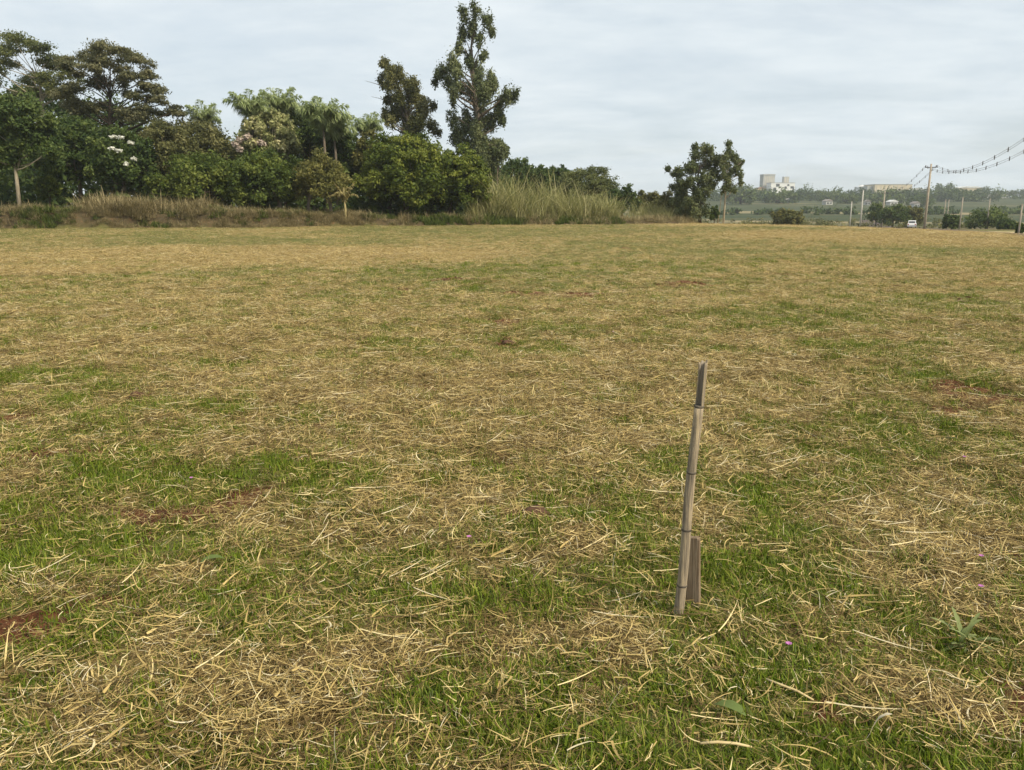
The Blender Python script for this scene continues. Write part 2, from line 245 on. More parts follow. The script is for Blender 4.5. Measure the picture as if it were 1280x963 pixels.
def mat(name):
    m = bpy.data.materials.new(name); m.use_nodes = True
    return m, m.node_tree, m.node_tree.nodes['Principled BSDF']
def setc(b, col, rough=.8, spec=.2):
    b.inputs['Base Color'].default_value = (*col, 1); b.inputs['Roughness'].default_value = rough
    b.inputs['Specular IOR Level'].default_value = spec
def ramp(nt, stops):
    r = nt.nodes.new('ShaderNodeValToRGB'); e = r.color_ramp.elements
    while len(e) < len(stops): e.new(.5)
    for k, (p, c) in enumerate(stops): e[k].position = p; e[k].color = (*c, 1)
    return r
def noisy(name, stops, scale=4, rough=.85, detail=5, spec=.2, bump=0, stretch=(1, 1, 1), coord='Object'):
    m, nt, b = mat(name); setc(b, stops[0][1], rough, spec)
    t = nt.nodes.new('ShaderNodeTexCoord'); p = nt.nodes.new('ShaderNodeMapping'); p.inputs['Scale'].default_value = stretch
    n = nt.nodes.new('ShaderNodeTexNoise'); n.inputs['Scale'].default_value = scale; n.inputs['Detail'].default_value = detail; n.inputs['Roughness'].default_value = .62
    nt.links.new(t.outputs[coord], p.inputs[0]); nt.links.new(p.outputs[0], n.inputs['Vector'])
    r = ramp(nt, stops); nt.links.new(n.outputs['Fac'], r.inputs[0]); nt.links.new(r.outputs[0], b.inputs['Base Color'])
    if bump:
        bp = nt.nodes.new('ShaderNodeBump'); bp.inputs['Strength'].default_value = bump; bp.inputs['Distance'].default_value = .01
        nt.links.new(n.outputs['Fac'], bp.inputs['Height']); nt.links.new(bp.outputs[0], b.inputs['Normal'])
    return m
def leafmat(name, stops, trans=.3, rough=.55, spec=.25):
    """foliage: colour by the leaf's own tint and the plant's random value, a little light comes through"""
    m, nt, b = mat(name); setc(b, stops[0][1], rough, spec)
    a = nt.nodes.new('ShaderNodeAttribute'); a.attribute_name = 'tint'
    oi = nt.nodes.new('ShaderNodeObjectInfo')
    ma = nt.nodes.new('ShaderNodeMath'); ma.operation = 'MULTIPLY_ADD'; nt.links.new(oi.outputs['Random'], ma.inputs[0]); ma.inputs[1].default_value = .22; ma.inputs[2].default_value = -.11
    ad = nt.nodes.new('ShaderNodeMath'); ad.operation = 'ADD'; ad.use_clamp = True; nt.links.new(a.outputs['Fac'], ad.inputs[0]); nt.links.new(ma.outputs[0], ad.inputs[1])
    r = ramp(nt, stops); nt.links.new(ad.outputs[0], r.inputs[0]); nt.links.new(r.outputs[0], b.inputs['Base Color'])
    tr = nt.nodes.new('ShaderNodeBsdfTranslucent'); nt.links.new(r.outputs[0], tr.inputs['Color'])
    mxs = nt.nodes.new('ShaderNodeMixShader'); mxs.inputs[0].default_value = trans
    nt.links.new(b.outputs[0], mxs.inputs[1]); nt.links.new(tr.outputs[0], mxs.inputs[2])
    nt.links.new(mxs.outputs[0], nt.nodes['Material Output'].inputs['Surface'])
    return m

def mesh_np(name, V, Fq, tint=None, smooth=False, attrs=None):
    """V (n,3); Fq (m,k) faces of k corners; tint per vertex"""
    me = bpy.data.meshes.new(name); V = np.asarray(V, np.float32); Fq = np.asarray(Fq, np.int32); k = Fq.shape[1]
    me.vertices.add(len(V)); me.vertices.foreach_set('co', V.ravel())
    me.loops.add(Fq.size); me.loops.foreach_set('vertex_index', Fq.ravel())
    me.polygons.add(len(Fq)); me.polygons.foreach_set('loop_start', np.arange(len(Fq), dtype=np.int32) * k)
    if smooth: me.polygons.foreach_set('use_smooth', np.ones(len(Fq), bool))
    if tint is not None:
        a = me.attributes.new('tint', 'FLOAT', 'POINT'); a.data.foreach_set('value', np.asarray(tint, np.float32))
    for nm, val in (attrs or {}).items():
        a = me.attributes.new(nm, 'FLOAT', 'POINT'); a.data.foreach_set('value', np.asarray(val, np.float32))
    me.update(calc_edges=True); me.validate()
    return me
def link(name, me, m=None, parent=None, loc=None, rot=None):
    o = bpy.data.objects.new(name, me); COL.objects.link(o)
    if m is not None and me is not None and not me.materials: me.materials.append(m)
    if parent: o.parent = parent
    if loc is not None: o.location = loc
    if rot is not None: o.rotation_euler = rot
    return o
def tag(o, label=None, cat=None, group=None, kind=None):
    if label: o['label'] = label
    if cat: o['category'] = cat
    if group: o['group'] = group
    if kind: o['kind'] = kind
    return o
def thing(name, label, cat, loc, rz=0, group=None):
    o = bpy.data.objects.new(name, None); COL.objects.link(o); o.empty_display_size = .3
    o.location = loc; o.rotation_euler = (0, 0, rz); return tag(o, label, cat, group)

class MB:
    """collects shapes into one mesh"""
    def __init__(s): s.v = []; s.f = []; s.smooth = False
    def box(s, cx, cy, cz, sx, sy, sz, M=None):
        b = len(s.v)
        for k in range(8):
            p = Vector((cx + (sx / 2 if k & 1 else -sx / 2), cy + (sy / 2 if k & 2 else -sy / 2), cz + (sz / 2 if k & 4 else -sz / 2)))
            s.v.append(tuple(M @ p) if M else tuple(p))
        s.f += [[b + i for i in q] for q in ((0, 2, 3, 1), (4, 5, 7, 6), (0, 1, 5, 4), (2, 6, 7, 3), (0, 4, 6, 2), (1, 3, 7, 5))]
        return s
    def tube(s, pts, rs, n=8, caps=True):
        pts = [Vector(p) for p in pts]; b = len(s.v); ref = Vector((.31, .95, .05))
        for i, p in enumerate(pts):
            t = (pts[min(i + 1, len(pts) - 1)] - pts[max(i - 1, 0)]).normalized()
            a = t.cross(ref)
            if a.length < .1: a = t.cross(Vector((1, 0, 0)))
            a.normalize(); c = t.cross(a)
            for k in range(n):
                th = 2 * math.pi * k / n; s.v.append(tuple(p + (a * math.cos(th) + c * math.sin(th)) * rs[i]))
        for i in range(len(pts) - 1):
            for k in range(n):
                s.f.append([b + i * n + k, b + i * n + (k + 1) % n, b + (i + 1) * n + (k + 1) % n, b + (i + 1) * n + k])
        if caps:
            s.f.append([b + k for k in range(n)]); s.f.append([b + (len(pts) - 1) * n + k for k in reversed(range(n))])
        s.smooth = True; return s
    def prism(s, poly, y0, y1):
        """outline in the xz plane pulled along y"""
        b = len(s.v); n = len(poly)
        s.v += [(p[0], y0, p[1]) for p in poly] + [(p[0], y1, p[1]) for p in poly]
        s.f.append(list(range(b, b + n))); s.f.append(list(range(b + 2 * n - 1, b + n - 1, -1)))
        for k in range(n): s.f.append([b + k, b + n + k, b + n + (k + 1) % n, b + (k + 1) % n])
        return s
    def mesh(s, name):
        me = bpy.data.meshes.new(name); me.from_pydata(s.v, [], s.f); me.validate()
        bm = bmesh.new(); bm.from_mesh(me); bmesh.ops.recalc_face_normals(bm, faces=bm.faces); bm.to_mesh(me); bm.free()
        if s.smooth:
            me.polygons.foreach_set('use_smooth', np.ones(len(me.polygons), bool))
        return me
    def build(s, name, m, parent=None, loc=None, rot=None):
        o = link(name, s.mesh(name), m, parent, loc, rot)
        if s.smooth:
            for p in o.data.polygons:
                if len(p.vertices) > 4: p.use_smooth = False
        return o

# ------------------------------------------------------------------ ground
def axis(parts):
    out = []
    for a, b, st in parts: out += list(np.arange(a, b, st))
    return out
def grow(a, b, st, k=1.16):
    o = []; 
    while a < b: o.append(a); a += st; st *= k
    return o + [b]
xs = np.array(sorted(set([-v for v in grow(62, 4000, 1.5)] + axis([(-61, -7, .55), (-7, 7, .085), (7, 62, .55)]) + grow(62, 4000, 1.5))))
ys = np.array([-v for v in grow(8, 2000, 3)][::-1] + axis([(-7, 0.4, .6), (.4, 10, .085), (10, 24, .25), (24, 60, .6), (60, 96, .4)]) + grow(96, 6000, 1.0, 1.06))
X, Y = np.meshgrid(xs, ys); Z = tz(X, Y)
V = np.stack([X.ravel(), Y.ravel(), Z.ravel()], 1)
nx, ny = len(xs), len(ys); idx = np.arange(nx * ny).reshape(ny, nx)
Fq = np.stack([idx[:-1, :-1].ravel(), idx[:-1, 1:].ravel(), idx[1:, 1:].ravel(), idx[1:, :-1].ravel()], 1)
g_, s_, o_ = cover(V[:, 0], V[:, 1])
bankd = V[:, 1] - np.interp(V[:, 0], BX, BY)
far = sstep(96, 150, V[:, 1]) * 1.0
bare = sstep(-1, .3, bankd) * (1 - sstep(3.5, 9, bankd)) * (V[:, 0] < 22) * (V[:, 1] < 100)
edge = dry_lip(V[:, 0], V[:, 1])
me = mesh_np('ground', V, Fq, smooth=True, attrs=dict(straw=s_, soil=o_, far=far, bare=bare, dryedge=edge))

m, nt_, b = mat('field_ground'); setc(b, (.2, .15, .08), .95, .1)
NN = nt_.nodes.new; LL = nt_.links.new
def attr(nm):
    a = NN('ShaderNodeAttribute'); a.attribute_name = nm; return a.outputs['Fac']
geo = NN('ShaderNodeNewGeometry')
def noise(scale, detail=6, rough=.6, stretch=None):
    n = NN('ShaderNodeTexNoise'); n.inputs['Scale'].default_value = scale; n.inputs['Detail'].default_value = detail; n.inputs['Roughness'].default_value = rough
    if stretch:
        p = NN('ShaderNodeMapping'); p.inputs['Scale'].default_value = stretch; LL(geo.outputs['Position'], p.inputs[0]); LL(p.outputs[0], n.inputs['Vector'])
    else: LL(geo.outputs['Position'], n.inputs['Vector'])
    return n.outputs['Fac']
def mixc(f, a, b):
    x = NN('ShaderNodeMix'); x.data_type = 'RGBA'
    for sock, val in (('Factor', f), ('A', a), ('B', b)):
        if isinstance(val, tuple): x.inputs[sock].default_value = (*val, 1)
        elif isinstance(val, float): x.inputs[sock].default_value = val
        else: LL(val, x.inputs[sock])
    return x.outputs['Result']
def mth(op, a, b, clamp=False):
    x = NN('ShaderNodeMath'); x.operation = op; x.use_clamp = clamp
    for k, val in enumerate((a, b)):
        if isinstance(val, (int, float)): x.inputs[k].default_value = val
        else: LL(val, x.inputs[k])
    return x.outputs[0]
def rampf(f, stops):
    r = ramp(nt_, stops); LL(f, r.inputs[0]); return r.outputs[0]
fine = noise(38, 8, .7); medium = noise(7, 6, .65); fibre = noise(60, 5, .7, (1, .3, 1))
strawc = rampf(mth('ADD', mth('MULTIPLY', fine, .6), mth('MULTIPLY', medium, .4)), [(.3, (.065, .045, .018)), (.5, (.23, .175, .066)), (.68, (.46, .37, .16))])
greenc = rampf(mth('ADD', mth('MULTIPLY', fine, .5), mth('MULTIPLY', medium, .5)), [(.3, (.034, .038, .011)), (.52, (.112, .115, .033)), (.7, (.22, .205, .07))])
soilc = rampf(medium, [(.3, (.062, .025, .012)), (.55, (.12, .048, .024)), (.75, (.18, .08, .042))])
sf = mth('ADD', attr('straw'), mth('MULTIPLY', mth('SUBTRACT', medium, .5), 1.1), True)
c = mixc(rampf(sf, [(.2, (0, 0, 0)), (.8, (1, 1, 1))]), greenc, strawc)
c = mixc(rampf(mth('ADD', attr('soil'), mth('MULTIPLY', mth('SUBTRACT', fine, .5), .8)), [(.35, (0, 0, 0)), (.62, (1, 1, 1))]), c, soilc)
edgec = rampf(noise(1.2, 6, .7), [(.3, (.32, .25, .125)), (.5, (.48, .39, .225)), (.7, (.58, .49, .31))])
c = mixc(mth('MULTIPLY', attr('dryedge'), rampf(noise(.8, 5, .6), [(.3, (.3, .3, .3)), (.55, (1, 1, 1))])), c, edgec)
barec = rampf(noise(2.6, 8, .75), [(.30, (.03, .025, .013)), (.46, (.065, .052, .028)), (.60, (.10, .070, .040)), (.70, (.20, .095, .052)), (.80, (.30, .16, .09))])
c = mixc(attr('bare'), c, barec)
cropn = noise(.012, 5, .55, (.7, 4.0, 1)); cropf = noise(.12, 5, .7, (.5, 2.5, 1))
cropc = rampf(cropn, [(.30, (.022, .036, .016)), (.44, (.034, .050, .020)), (.50, (.060, .066, .028)), (.56, (.03, .045, .019)), (.64, (.13, .115, .06)), (.70, (.05, .06, .026))])
px2 = NN('ShaderNodeSeparateXYZ'); LL(geo.outputs['Position'], px2.inputs[0])
bandw = mth('ADD', px2.outputs['Y'], mth('ADD', mth('MULTIPLY', noise(.02, 3, .5), 60), mth('MULTIPLY', px2.outputs['X'], .25)))
bandf = rampf(mth('DIVIDE', bandw, 1000.0), [(.0, (0, 0, 0)), (.335, (0, 0, 0)), (.345, (.9, .9, .9)), (.375, (.9, .9, .9)), (.385, (0, 0, 0)), (.475, (0, 0, 0)), (.48, (.7, .7, .7)), (.51, (.7, .7, .7)), (.52, (0, 0, 0)), (.70, (0, 0, 0)), (.71, (.5, .5, .5)), (.74, (.0, .0, .0))])
cropc = mixc(mth('MULTIPLY', bandf, rampf(noise(.03, 4, .6), [(.4, (.15, .15, .15)), (.6, (1, 1, 1))])), cropc, (.30, .24, .14))
cropc = mixc(rampf(mth('DIVIDE', bandw, 1000.0), [(.26, (1, 1, 1)), (.34, (0, 0, 0))]), cropc, rampf(noise(.15, 5, .65), [(.3, (.06, .058, .028)), (.55, (.12, .10, .05)), (.72, (.20, .155, .085))]))
cropc = mixc(mth('MULTIPLY', rampf(cropf, [(.55, (0, 0, 0)), (.75, (1, 1, 1))]), .35), cropc, (.11, .10, .05))
c = mixc(attr('far'), c, cropc)
LL(c, b.inputs['Base Color'])
bp = NN('ShaderNodeBump'); bp.inputs['Strength'].default_value = .7; bp.inputs['Distance'].default_value = .03; LL(mth('ADD', fine, medium), bp.inputs['Height']); LL(bp.outputs[0], b.inputs['Normal'])
tag(link('ground', me, m), kind='structure')

# road that runs beside the field
RX = lambda y: 40.6 + (y - 65) * .39
rv = []; rf = []; ry_ = list(np.arange(20, 330, 2.0))
for k, y in enumerate(ry_):
    for q, off in enumerate((-3.4, -1.7, 0, 1.7, 3.4)):
        x = RX(y) + off; zz = max(float(tz(np.array([RX(y) + o2]), np.array([y]), False)[0]) for o2 in (-3.4, 0, 3.4))
        rv.append((x, y - off * .36, zz + .05 + (.04 if q == 2 else 0)))
    if k:
        for q in range(4): a0 = (k - 1) * 5 + q; rf.append((a0, a0 + 1, a0 + 6, a0 + 5))
road_m = noisy('road_surface', [(.3, (.055, .042, .036)), (.6, (.095, .068, .055)), (.8, (.14, .09, .07))], .8, .9, 7, .2, .3)
tag(link('road', mesh_np('road', rv, rf, smooth=True), road_m), kind='structure')

# ------------------------------------------------------------------ grass of the field
STRAW_M = leafmat('dry_straw', [(0, (.075, .048, .017)), (.22, (.20, .138, .046)), (.5, (.44, .325, .122)), (.8, (.65, .51, .225)), (.94, (.75, .63, .35)), (1, (.62, .54, .36))], .15, .6, .25)
GREEN_M = leafmat('green_blades', [(0, (.045, .068, .008)), (.35, (.105, .155, .010)), (.65, (.18, .24, .017)), (.85, (.27, .275, .040)), (1, (.38, .31, .11))], .3, .55, .25)
SRC = bpy.data.collections.new('plant_sources')          # not linked to the scene: only instanced
def ribbon(V, Fq, T, pts, wd, side, tint):
    n = len(pts); b = len(V)
    for i, p in enumerate(pts):
        f = i / (n - 1); ww = wd * (1 - .85 * f ** 2.2) * (.75 + .25 * min(1, f * 4)) * .5
        V.append(p + side * ww); V.append(p - side * ww); T += [tint, tint]
    for i in range(n - 1): Fq.append((b + 2 * i, b + 2 * i + 1, b + 2 * i + 3, b + 2 * i + 2))
def src(name, V, Fq, T, m, coll):
    me = mesh_np(name, np.array(V), np.array(Fq), T); me.materials.append(m)
    o = bpy.data.objects.new(name, me); coll.objects.link(o); return o
def newc(name):
    return bpy.data.collections.new(name)
def upright(n, h0, h1, wd0, wd1, spread, lean, r, tint=(.2, .9), curl=.6, seg=4):
    V, Fq, T = [], [], []
    for _ in range(n):
        a = r.uniform(0, 2 * math.pi); rr = spread * math.sqrt(r.uniform(0, 1)); p0 = np.array([rr * math.cos(a), rr * math.sin(a), -.01])
        az = r.uniform(0, 2 * math.pi); hd = np.array([math.cos(az), math.sin(az), 0]); side = np.array([-hd[1], hd[0], r.uniform(-.3, .3)])
        ln = r.uniform(h0, h1); th = r.uniform(0, lean); pts = [p0]; q = p0.copy(); cu = r.uniform(.2, 1) * curl
        for k in range(seg):
            th2 = min(th + cu * k, 1.9); q = q + (hd * math.sin(th2) + np.array([0, 0, math.cos(th2)])) * ln / seg; pts.append(q)
        ribbon(V, Fq, T, pts, r.uniform(wd0, wd1), side / np.linalg.norm(side), r.uniform(*tint))
    return V, Fq, T
def lying(n, l0, l1, wd0, wd1, spread, r, tint=(.1, 1.), zmax=.05, main=None):
    V, Fq, T = [], [], []
    for _ in range(n):
        az = r.uniform(0, 2 * math.pi) if main is None or r.uniform() < .4 else main + r.normal(0, .5)
        ln = (l0 + (l1 - l0) * r.uniform() ** 1.7) * (1 if r.uniform() < .85 else 1.6); c = r.normal(0, spread, 2); seg = 5
        q = np.array([c[0], c[1], r.uniform(.004, zmax * .7)]) - ln / 2 * np.array([math.cos(az), math.sin(az), 0]); pts = [q.copy()]
        bend = r.normal(0, .11); kink = r.integers(1, seg) if r.uniform() < .5 else -1; rise = r.normal(.0, .22); dr = -rise * 2 / seg + r.normal(0, .05)
        for k in range(seg):
            az += bend + (r.normal(0, .9) if k == kink else 0); rise += dr
            q = q + ln / seg * np.array([math.cos(az), math.sin(az), math.sin(rise)]); q[2] = max(q[2], .003); pts.append(q.copy())
        t = pts[-1] - pts[0]; side = np.array([-t[1], t[0], 0]); side = side / (np.linalg.norm(side) + 1e-6); side[2] = r.uniform(-.8, .8); side /= np.linalg.norm(side)
        ribbon(V, Fq, T, pts, r.uniform(wd0, wd1) * (1 if r.uniform() < .94 else 2.2), side, np.clip(r.normal((tint[0] + tint[1]) / 2, (tint[1] - tint[0]) / 3.2), 0, 1))
    return V, Fq, T
c_straw = newc('straw_sources'); c_green = newc('green_sources'); c_tuft = newc('tuft_sources'); c_moss = newc('herb_sources'); c_lawn = newc('lawn_sources')
for k in range(7):
    r = np.random.default_rng(100 + k); src(f'straw_{k}', *lying(46, .025, .125, .0012, .0036, .078, r, (-.1, 1.0), .055, r.uniform(0, 6.28)), STRAW_M, c_straw)
for k in range(5):
    r = np.random.default_rng(200 + k); src(f'green_{k}', *upright(30, .03, .085, .002, .0042, .07, .9, r, (0, 1), .45, 3), GREEN_M, c_green)
for k in range(5):
    r = np.random.default_rng(300 + k); src(f'tuft_{k}', *upright(18, .05, .15, .0022, .0052, .04, 1.25, r, (.15, 1), .4, 4), STRAW_M, c_tuft)
LAWN_M = leafmat('mown_olive_grass', [(0, (.074, .082, .020)), (.4, (.150, .158, .045)), (.7, (.24, .23, .085)), (1, (.45, .37, .18))], .25, .6, .2)
for k in range(5):
    r = np.random.default_rng(420 + k); src(f'lawn_{k}', *upright(34, .02, .06, .0022, .0045, .085, 1.2, r, (0, 1), .4, 3), LAWN_M, c_lawn)
for k in range(4):
    r = np.random.default_rng(400 + k); src(f'herb_{k}', *upright(90, .012, .05, .003, .0075, .08, 1.3, r, (.0, .85), .35, 2), GREEN_M, c_moss)

def scatter(name, pts, rz, scl, coll, tilt=None, idxv=None, zs=None):
    n = len(pts); me = bpy.data.meshes.new(name); me.vertices.add(n); me.vertices.foreach_set('co', np.asarray(pts, np.float32).ravel())
    r3 = np.zeros((n, 3), np.float32); r3[:, 2] = rz
    if tilt is not None: r3[:, :2] = tilt
    s3 = np.stack([scl, scl, scl if zs is None else zs], 1).astype(np.float32)
    a = me.attributes.new('rot', 'FLOAT_VECTOR', 'POINT'); a.data.foreach_set('vector', r3.ravel())
    a = me.attributes.new('scl', 'FLOAT_VECTOR', 'POINT'); a.data.foreach_set('vector', s3.ravel())
    a = me.attributes.new('pick', 'INT', 'POINT'); a.data.foreach_set('value', (RNG.integers(0, 1000, n) if idxv is None else idxv).astype(np.int32))
    o = bpy.data.objects.new(name, me); COL.objects.link(o)
    g = bpy.data.node_groups.new(name + '_nodes', 'GeometryNodeTree')
    g.interface.new_socket('Geometry', in_out='INPUT', socket_type='NodeSocketGeometry'); g.interface.new_socket('Geometry', in_out='OUTPUT', socket_type='NodeSocketGeometry')
    gi = g.nodes.new('NodeGroupInput'); go = g.nodes.new('NodeGroupOutput'); ip = g.nodes.new('GeometryNodeInstanceOnPoints')
    ci = g.nodes.new('GeometryNodeCollectionInfo'); ci.inputs['Collection'].default_value = coll; ci.inputs['Separate Children'].default_value = True; ci.inputs['Reset Children'].default_value = True
    def na(nm, ty):
        q = g.nodes.new('GeometryNodeInputNamedAttribute'); q.data_type = ty; q.inputs['Name'].default_value = nm; return q.outputs['Attribute']
    e2r = g.nodes.new('FunctionNodeEulerToRotation'); g.links.new(na('rot', 'FLOAT_VECTOR'), e2r.inputs[0])
    ip.inputs['Pick Instance'].default_value = True
    g.links.new(gi.outputs[0], ip.inputs['Points']); g.links.new(ci.outputs[0], ip.inputs['Instance']); g.links.new(na('pick', 'INT'), ip.inputs['Instance Index'])
    g.links.new(e2r.outputs[0], ip.inputs['Rotation']); g.links.new(na('scl', 'FLOAT_VECTOR'), ip.inputs['Scale']); g.links.new(ip.outputs[0], go.inputs[0])
    md = o.modifiers.new('scatter', 'NODES'); md.node_group = g
    return o
def field_points(n0, y0, y1, k=1.3, ynear=6.0):
    """random points of the field, thinner with distance"""
    yy = np.linspace(y0, y1, 4000); dens = n0 * np.minimum(1, (ynear / yy) ** k) * (1.56 * yy + 3.0)
    cdf = np.cumsum(dens) * (yy[1] - yy[0]); n = int(cdf[-1]); u = RNG.uniform(0, cdf[-1], n)
    y = np.interp(u, cdf, yy); x = RNG.uniform(-1, 1, n) * (.78 * y + 1.5)
    ok = (y < np.interp(x, BX, BY) - .2) & (x < edge_x(y) + 1)
    return x[ok], y[ok]
def place(name, n0, coll, prob, smin, smax, label, y0=.9, y1=92, k=1.3, grow_=.36, tilt=.12, zk=1.0):
    x, y = field_points(n0, y0, y1, k); g, s, so__ = cover(x, y); keep = RNG.uniform(0, 1, len(x)) < prob(x, y, g, s, so__)
    x, y = x[keep], y[keep]; z = tz(x, y); n = len(x)
    sc = RNG.uniform(smin, smax, n) * np.maximum(1, y / 6.0) ** grow_
    o = scatter(name, np.stack([x, y, z], 1), RNG.uniform(0, 6.283, n), sc, coll, RNG.normal(0, tilt, (n, 2)), zs=sc * zk)
    print(name, n); return tag(o, label, 'grass', kind='stuff')
def nz(x, y, f, s): return fbm(x * f, y * f, s, 3)
place('short_grass', 210, c_green, lambda x, y, g, s, o: np.clip(.36 + .8 * g, 0, 1) * (1 - .9 * o) * (1 - .85 * sstep(6, 20, y) * (1 - .8 * patch(x, y, GREEN[:3], .4, 2))), .6, 1.25, 'short green grass blades growing through the straw', grow_=.22, zk=.9)
place('mown_grass', 120, c_lawn, lambda x, y, g, s, o: np.clip(.25 + .75 * sstep(4, 14, y), 0, 1) * (1 - .85 * o) * (1 - .8 * sstep(.5, .85, s) * sstep(10, 22, y)), .7, 1.3, 'mown olive-yellow grass carpeting the field', y0=2.5, k=1.1, grow_=.30, zk=.8)
place('low_herbs', 300, c_moss, lambda x, y, g, s, o: np.clip(2.0 * (g - .25), 0, 1) * (1 - .95 * o) * (1 - .85 * sstep(5, 14, y)), .7, 1.4, 'low bright green herbs carpeting the damp patches', y1=25)
place('cut_straw', 240, c_straw, lambda x, y, g, s, o: np.clip(1.15 * s, 0.16, 1) * (1 - .78 * o) * (1 - .5 * sstep(7, 20, y) * (1 - sstep(.5, .8, s))), .6, 1.3, 'cut dry straw lying over the field', grow_=.24, k=1.15)
SHADE_M = leafmat('old_thatch', [(0, (.04, .026, .012)), (.5, (.125, .084, .034)), (1, (.26, .185, .075))], .1, .8, .1)  # extra dark straw layer, its colour paints shade into the gaps
c_shade = newc('thatch_sources')
for k in range(4):
    r = np.random.default_rng(470 + k); src(f'thatch_{k}', *lying(48, .02, .09, .0014, .004, .08, r, (0, 1.0), .022, None), SHADE_M, c_shade)
place('old_thatch', 190, c_shade, lambda x, y, g, s, o: np.clip(1.2 * s - .12, .04, 1) * (1 - .6 * o) * (1 - .75 * sstep(6, 14, y)), .7, 1.3, 'dark decayed thatch matted under the straw', y1=20)
place('dry_tufts', 75, c_tuft, lambda x, y, g, s, o: np.clip(1.3 * s - .2, .05, 1) * np.clip(nz(x, y, 1.7, 91) * 3 - .9, 0.05, 1) * (1 - .7 * o), .6, 1.2, 'upright tufts of dry yellowed grass in the field', grow_=.2)

c_crumb = newc('crumb_sources'); CRUMB = noisy('soil_crumbs', [(.3, (.045, .022, .012)), (.6, (.09, .043, .024)), (.8, (.14, .072, .042))], 30, .95, 4, .1)
for k in range(4):
    r = np.random.default_rng(450 + k); bm = bmesh.new(); bmesh.ops.create_icosphere(bm, subdivisions=2, radius=1)
    for v_ in bm.verts: v_.co *= .014 * (1 + r.normal(0, .22)); v_.co.z *= .7
    mc = bpy.data.meshes.new(f'crumb_{k}'); bm.to_mesh(mc); bm.free(); mc.materials.append(CRUMB); SRC.objects.link(bpy.data.objects.new(f'crumb_{k}', mc)); c_crumb.objects.link(SRC.objects[f'crumb_{k}'])
place('soil_crumbs', 330, c_crumb, lambda x, y, g, s, o: sstep(.25, .6, o) * np.clip(nz(x, y, 5, 95) * 2.4 - .5, .1, 1), .25, 1.5, 'loose red soil crumbs on the bare patches', y1=22)['category'] = 'soil'

# ------------------------------------------------------------------ foliage tools
def leaves(C, per, size, rng, up=.35, rand=.7, asp=1.8, inner=.35, jit=.16, droop=0., sub=7):
    """C: array of clumps (x,y,z,rx,ry,rz,tint); leaf quads over and inside each clump"""
    C = np.asarray(C, float)
    if sub:
        k = np.repeat(np.arange(len(C)), sub); d0 = rng.normal(size=(len(k), 3)); d0 /= np.linalg.norm(d0, axis=1)[:, None]; q = rng.uniform(.35, 1.0, len(k))
        E = C[k].copy(); E[:, :3] += d0 * q[:, None] * C[k, 3:6] * .8; E[:, 3:6] *= rng.uniform(.32, .6, len(k))[:, None]; E[:, 6] = np.clip(E[:, 6] + rng.normal(0, .13, len(k)), .05, .9); C = E; per = per / sub
    n = len(C)
    vol = (C[:, 3] * C[:, 5]); cnt = np.maximum(6, (per * vol / vol.mean()).astype(int)); ci = np.repeat(np.arange(n), cnt); N_ = len(ci)
    d = rng.normal(size=(N_, 3)); d /= np.linalg.norm(d, axis=1)[:, None]
    rr = inner + (1 - inner) * rng.uniform(0, 1, N_) ** .6 * 1.08 + rng.normal(0, jit, N_)
    # lumpy surface
    rr *= 1 + .22 * np.sin(d[:, 0] * 5 + ci) * np.sin(d[:, 1] * 5 + ci * 2.1) + .15 * np.sin(d[:, 2] * 7 + ci * 1.3)
    p = C[ci, :3] + d * rr[:, None] * C[ci, 3:6]
    nrm = d * .8 + rng.normal(size=(N_, 3)) * rand; nrm[:, 2] += up; nrm /= np.linalg.norm(nrm, axis=1)[:, None]
    t = rng.normal(size=(N_, 3)); t[:, 2] -= droop; t -= nrm * (t * nrm).sum(1)[:, None]; t /= np.linalg.norm(t, axis=1)[:, None] + 1e-9
    b_ = np.cross(nrm, t); sz = size * rng.uniform(.55, 1.35, N_)[:, None]
    a = t * sz * .5 * asp; w_ = b_ * sz * .5
    fold = nrm * sz * .12
    V = np.stack([p - a, p + w_ * .9 - a * .1 - fold, p + a, p - w_ * .9 - a * .1 - fold], 1).reshape(-1, 3)
    F_ = np.arange(N_ * 4).reshape(-1, 4)
    T = np.clip(C[ci, 6] + rng.normal(0, .16, N_) , 0, 1); return V, F_, np.repeat(T, 4)
def bent(p, q, rng, sag=.12, n=4):
    p = np.array(p, float); q = np.array(q, float); L_ = np.linalg.norm(q - p); off = rng.normal(size=3) * L_ * sag; off[2] -= L_ * sag * .4
    return [tuple(p + (q - p) * f + off * 4 * f * (1 - f) * .5) for f in np.linspace(0, 1, n)]
BARK = noisy('grey_bark', [(.3, (.075, .06, .045)), (.6, (.16, .13, .10)), (.8, (.24, .20, .155))], 5, .9, 6, .1, .4, (3, 3, .6))
BARK_D = noisy('dark_bark', [(.3, (.03, .024, .018)), (.7, (.08, .062, .046))], 5, .9, 6, .1, .4, (3, 3, .6))
BARK_P = noisy('pale_bark', [(.3, (.20, .17, .12)), (.7, (.38, .33, .25))], 4, .85, 6, .1, .3, (3, 3, .5))
def FC(*c): return [(k / (len(c) - 1), v) for k, v in enumerate(c)]
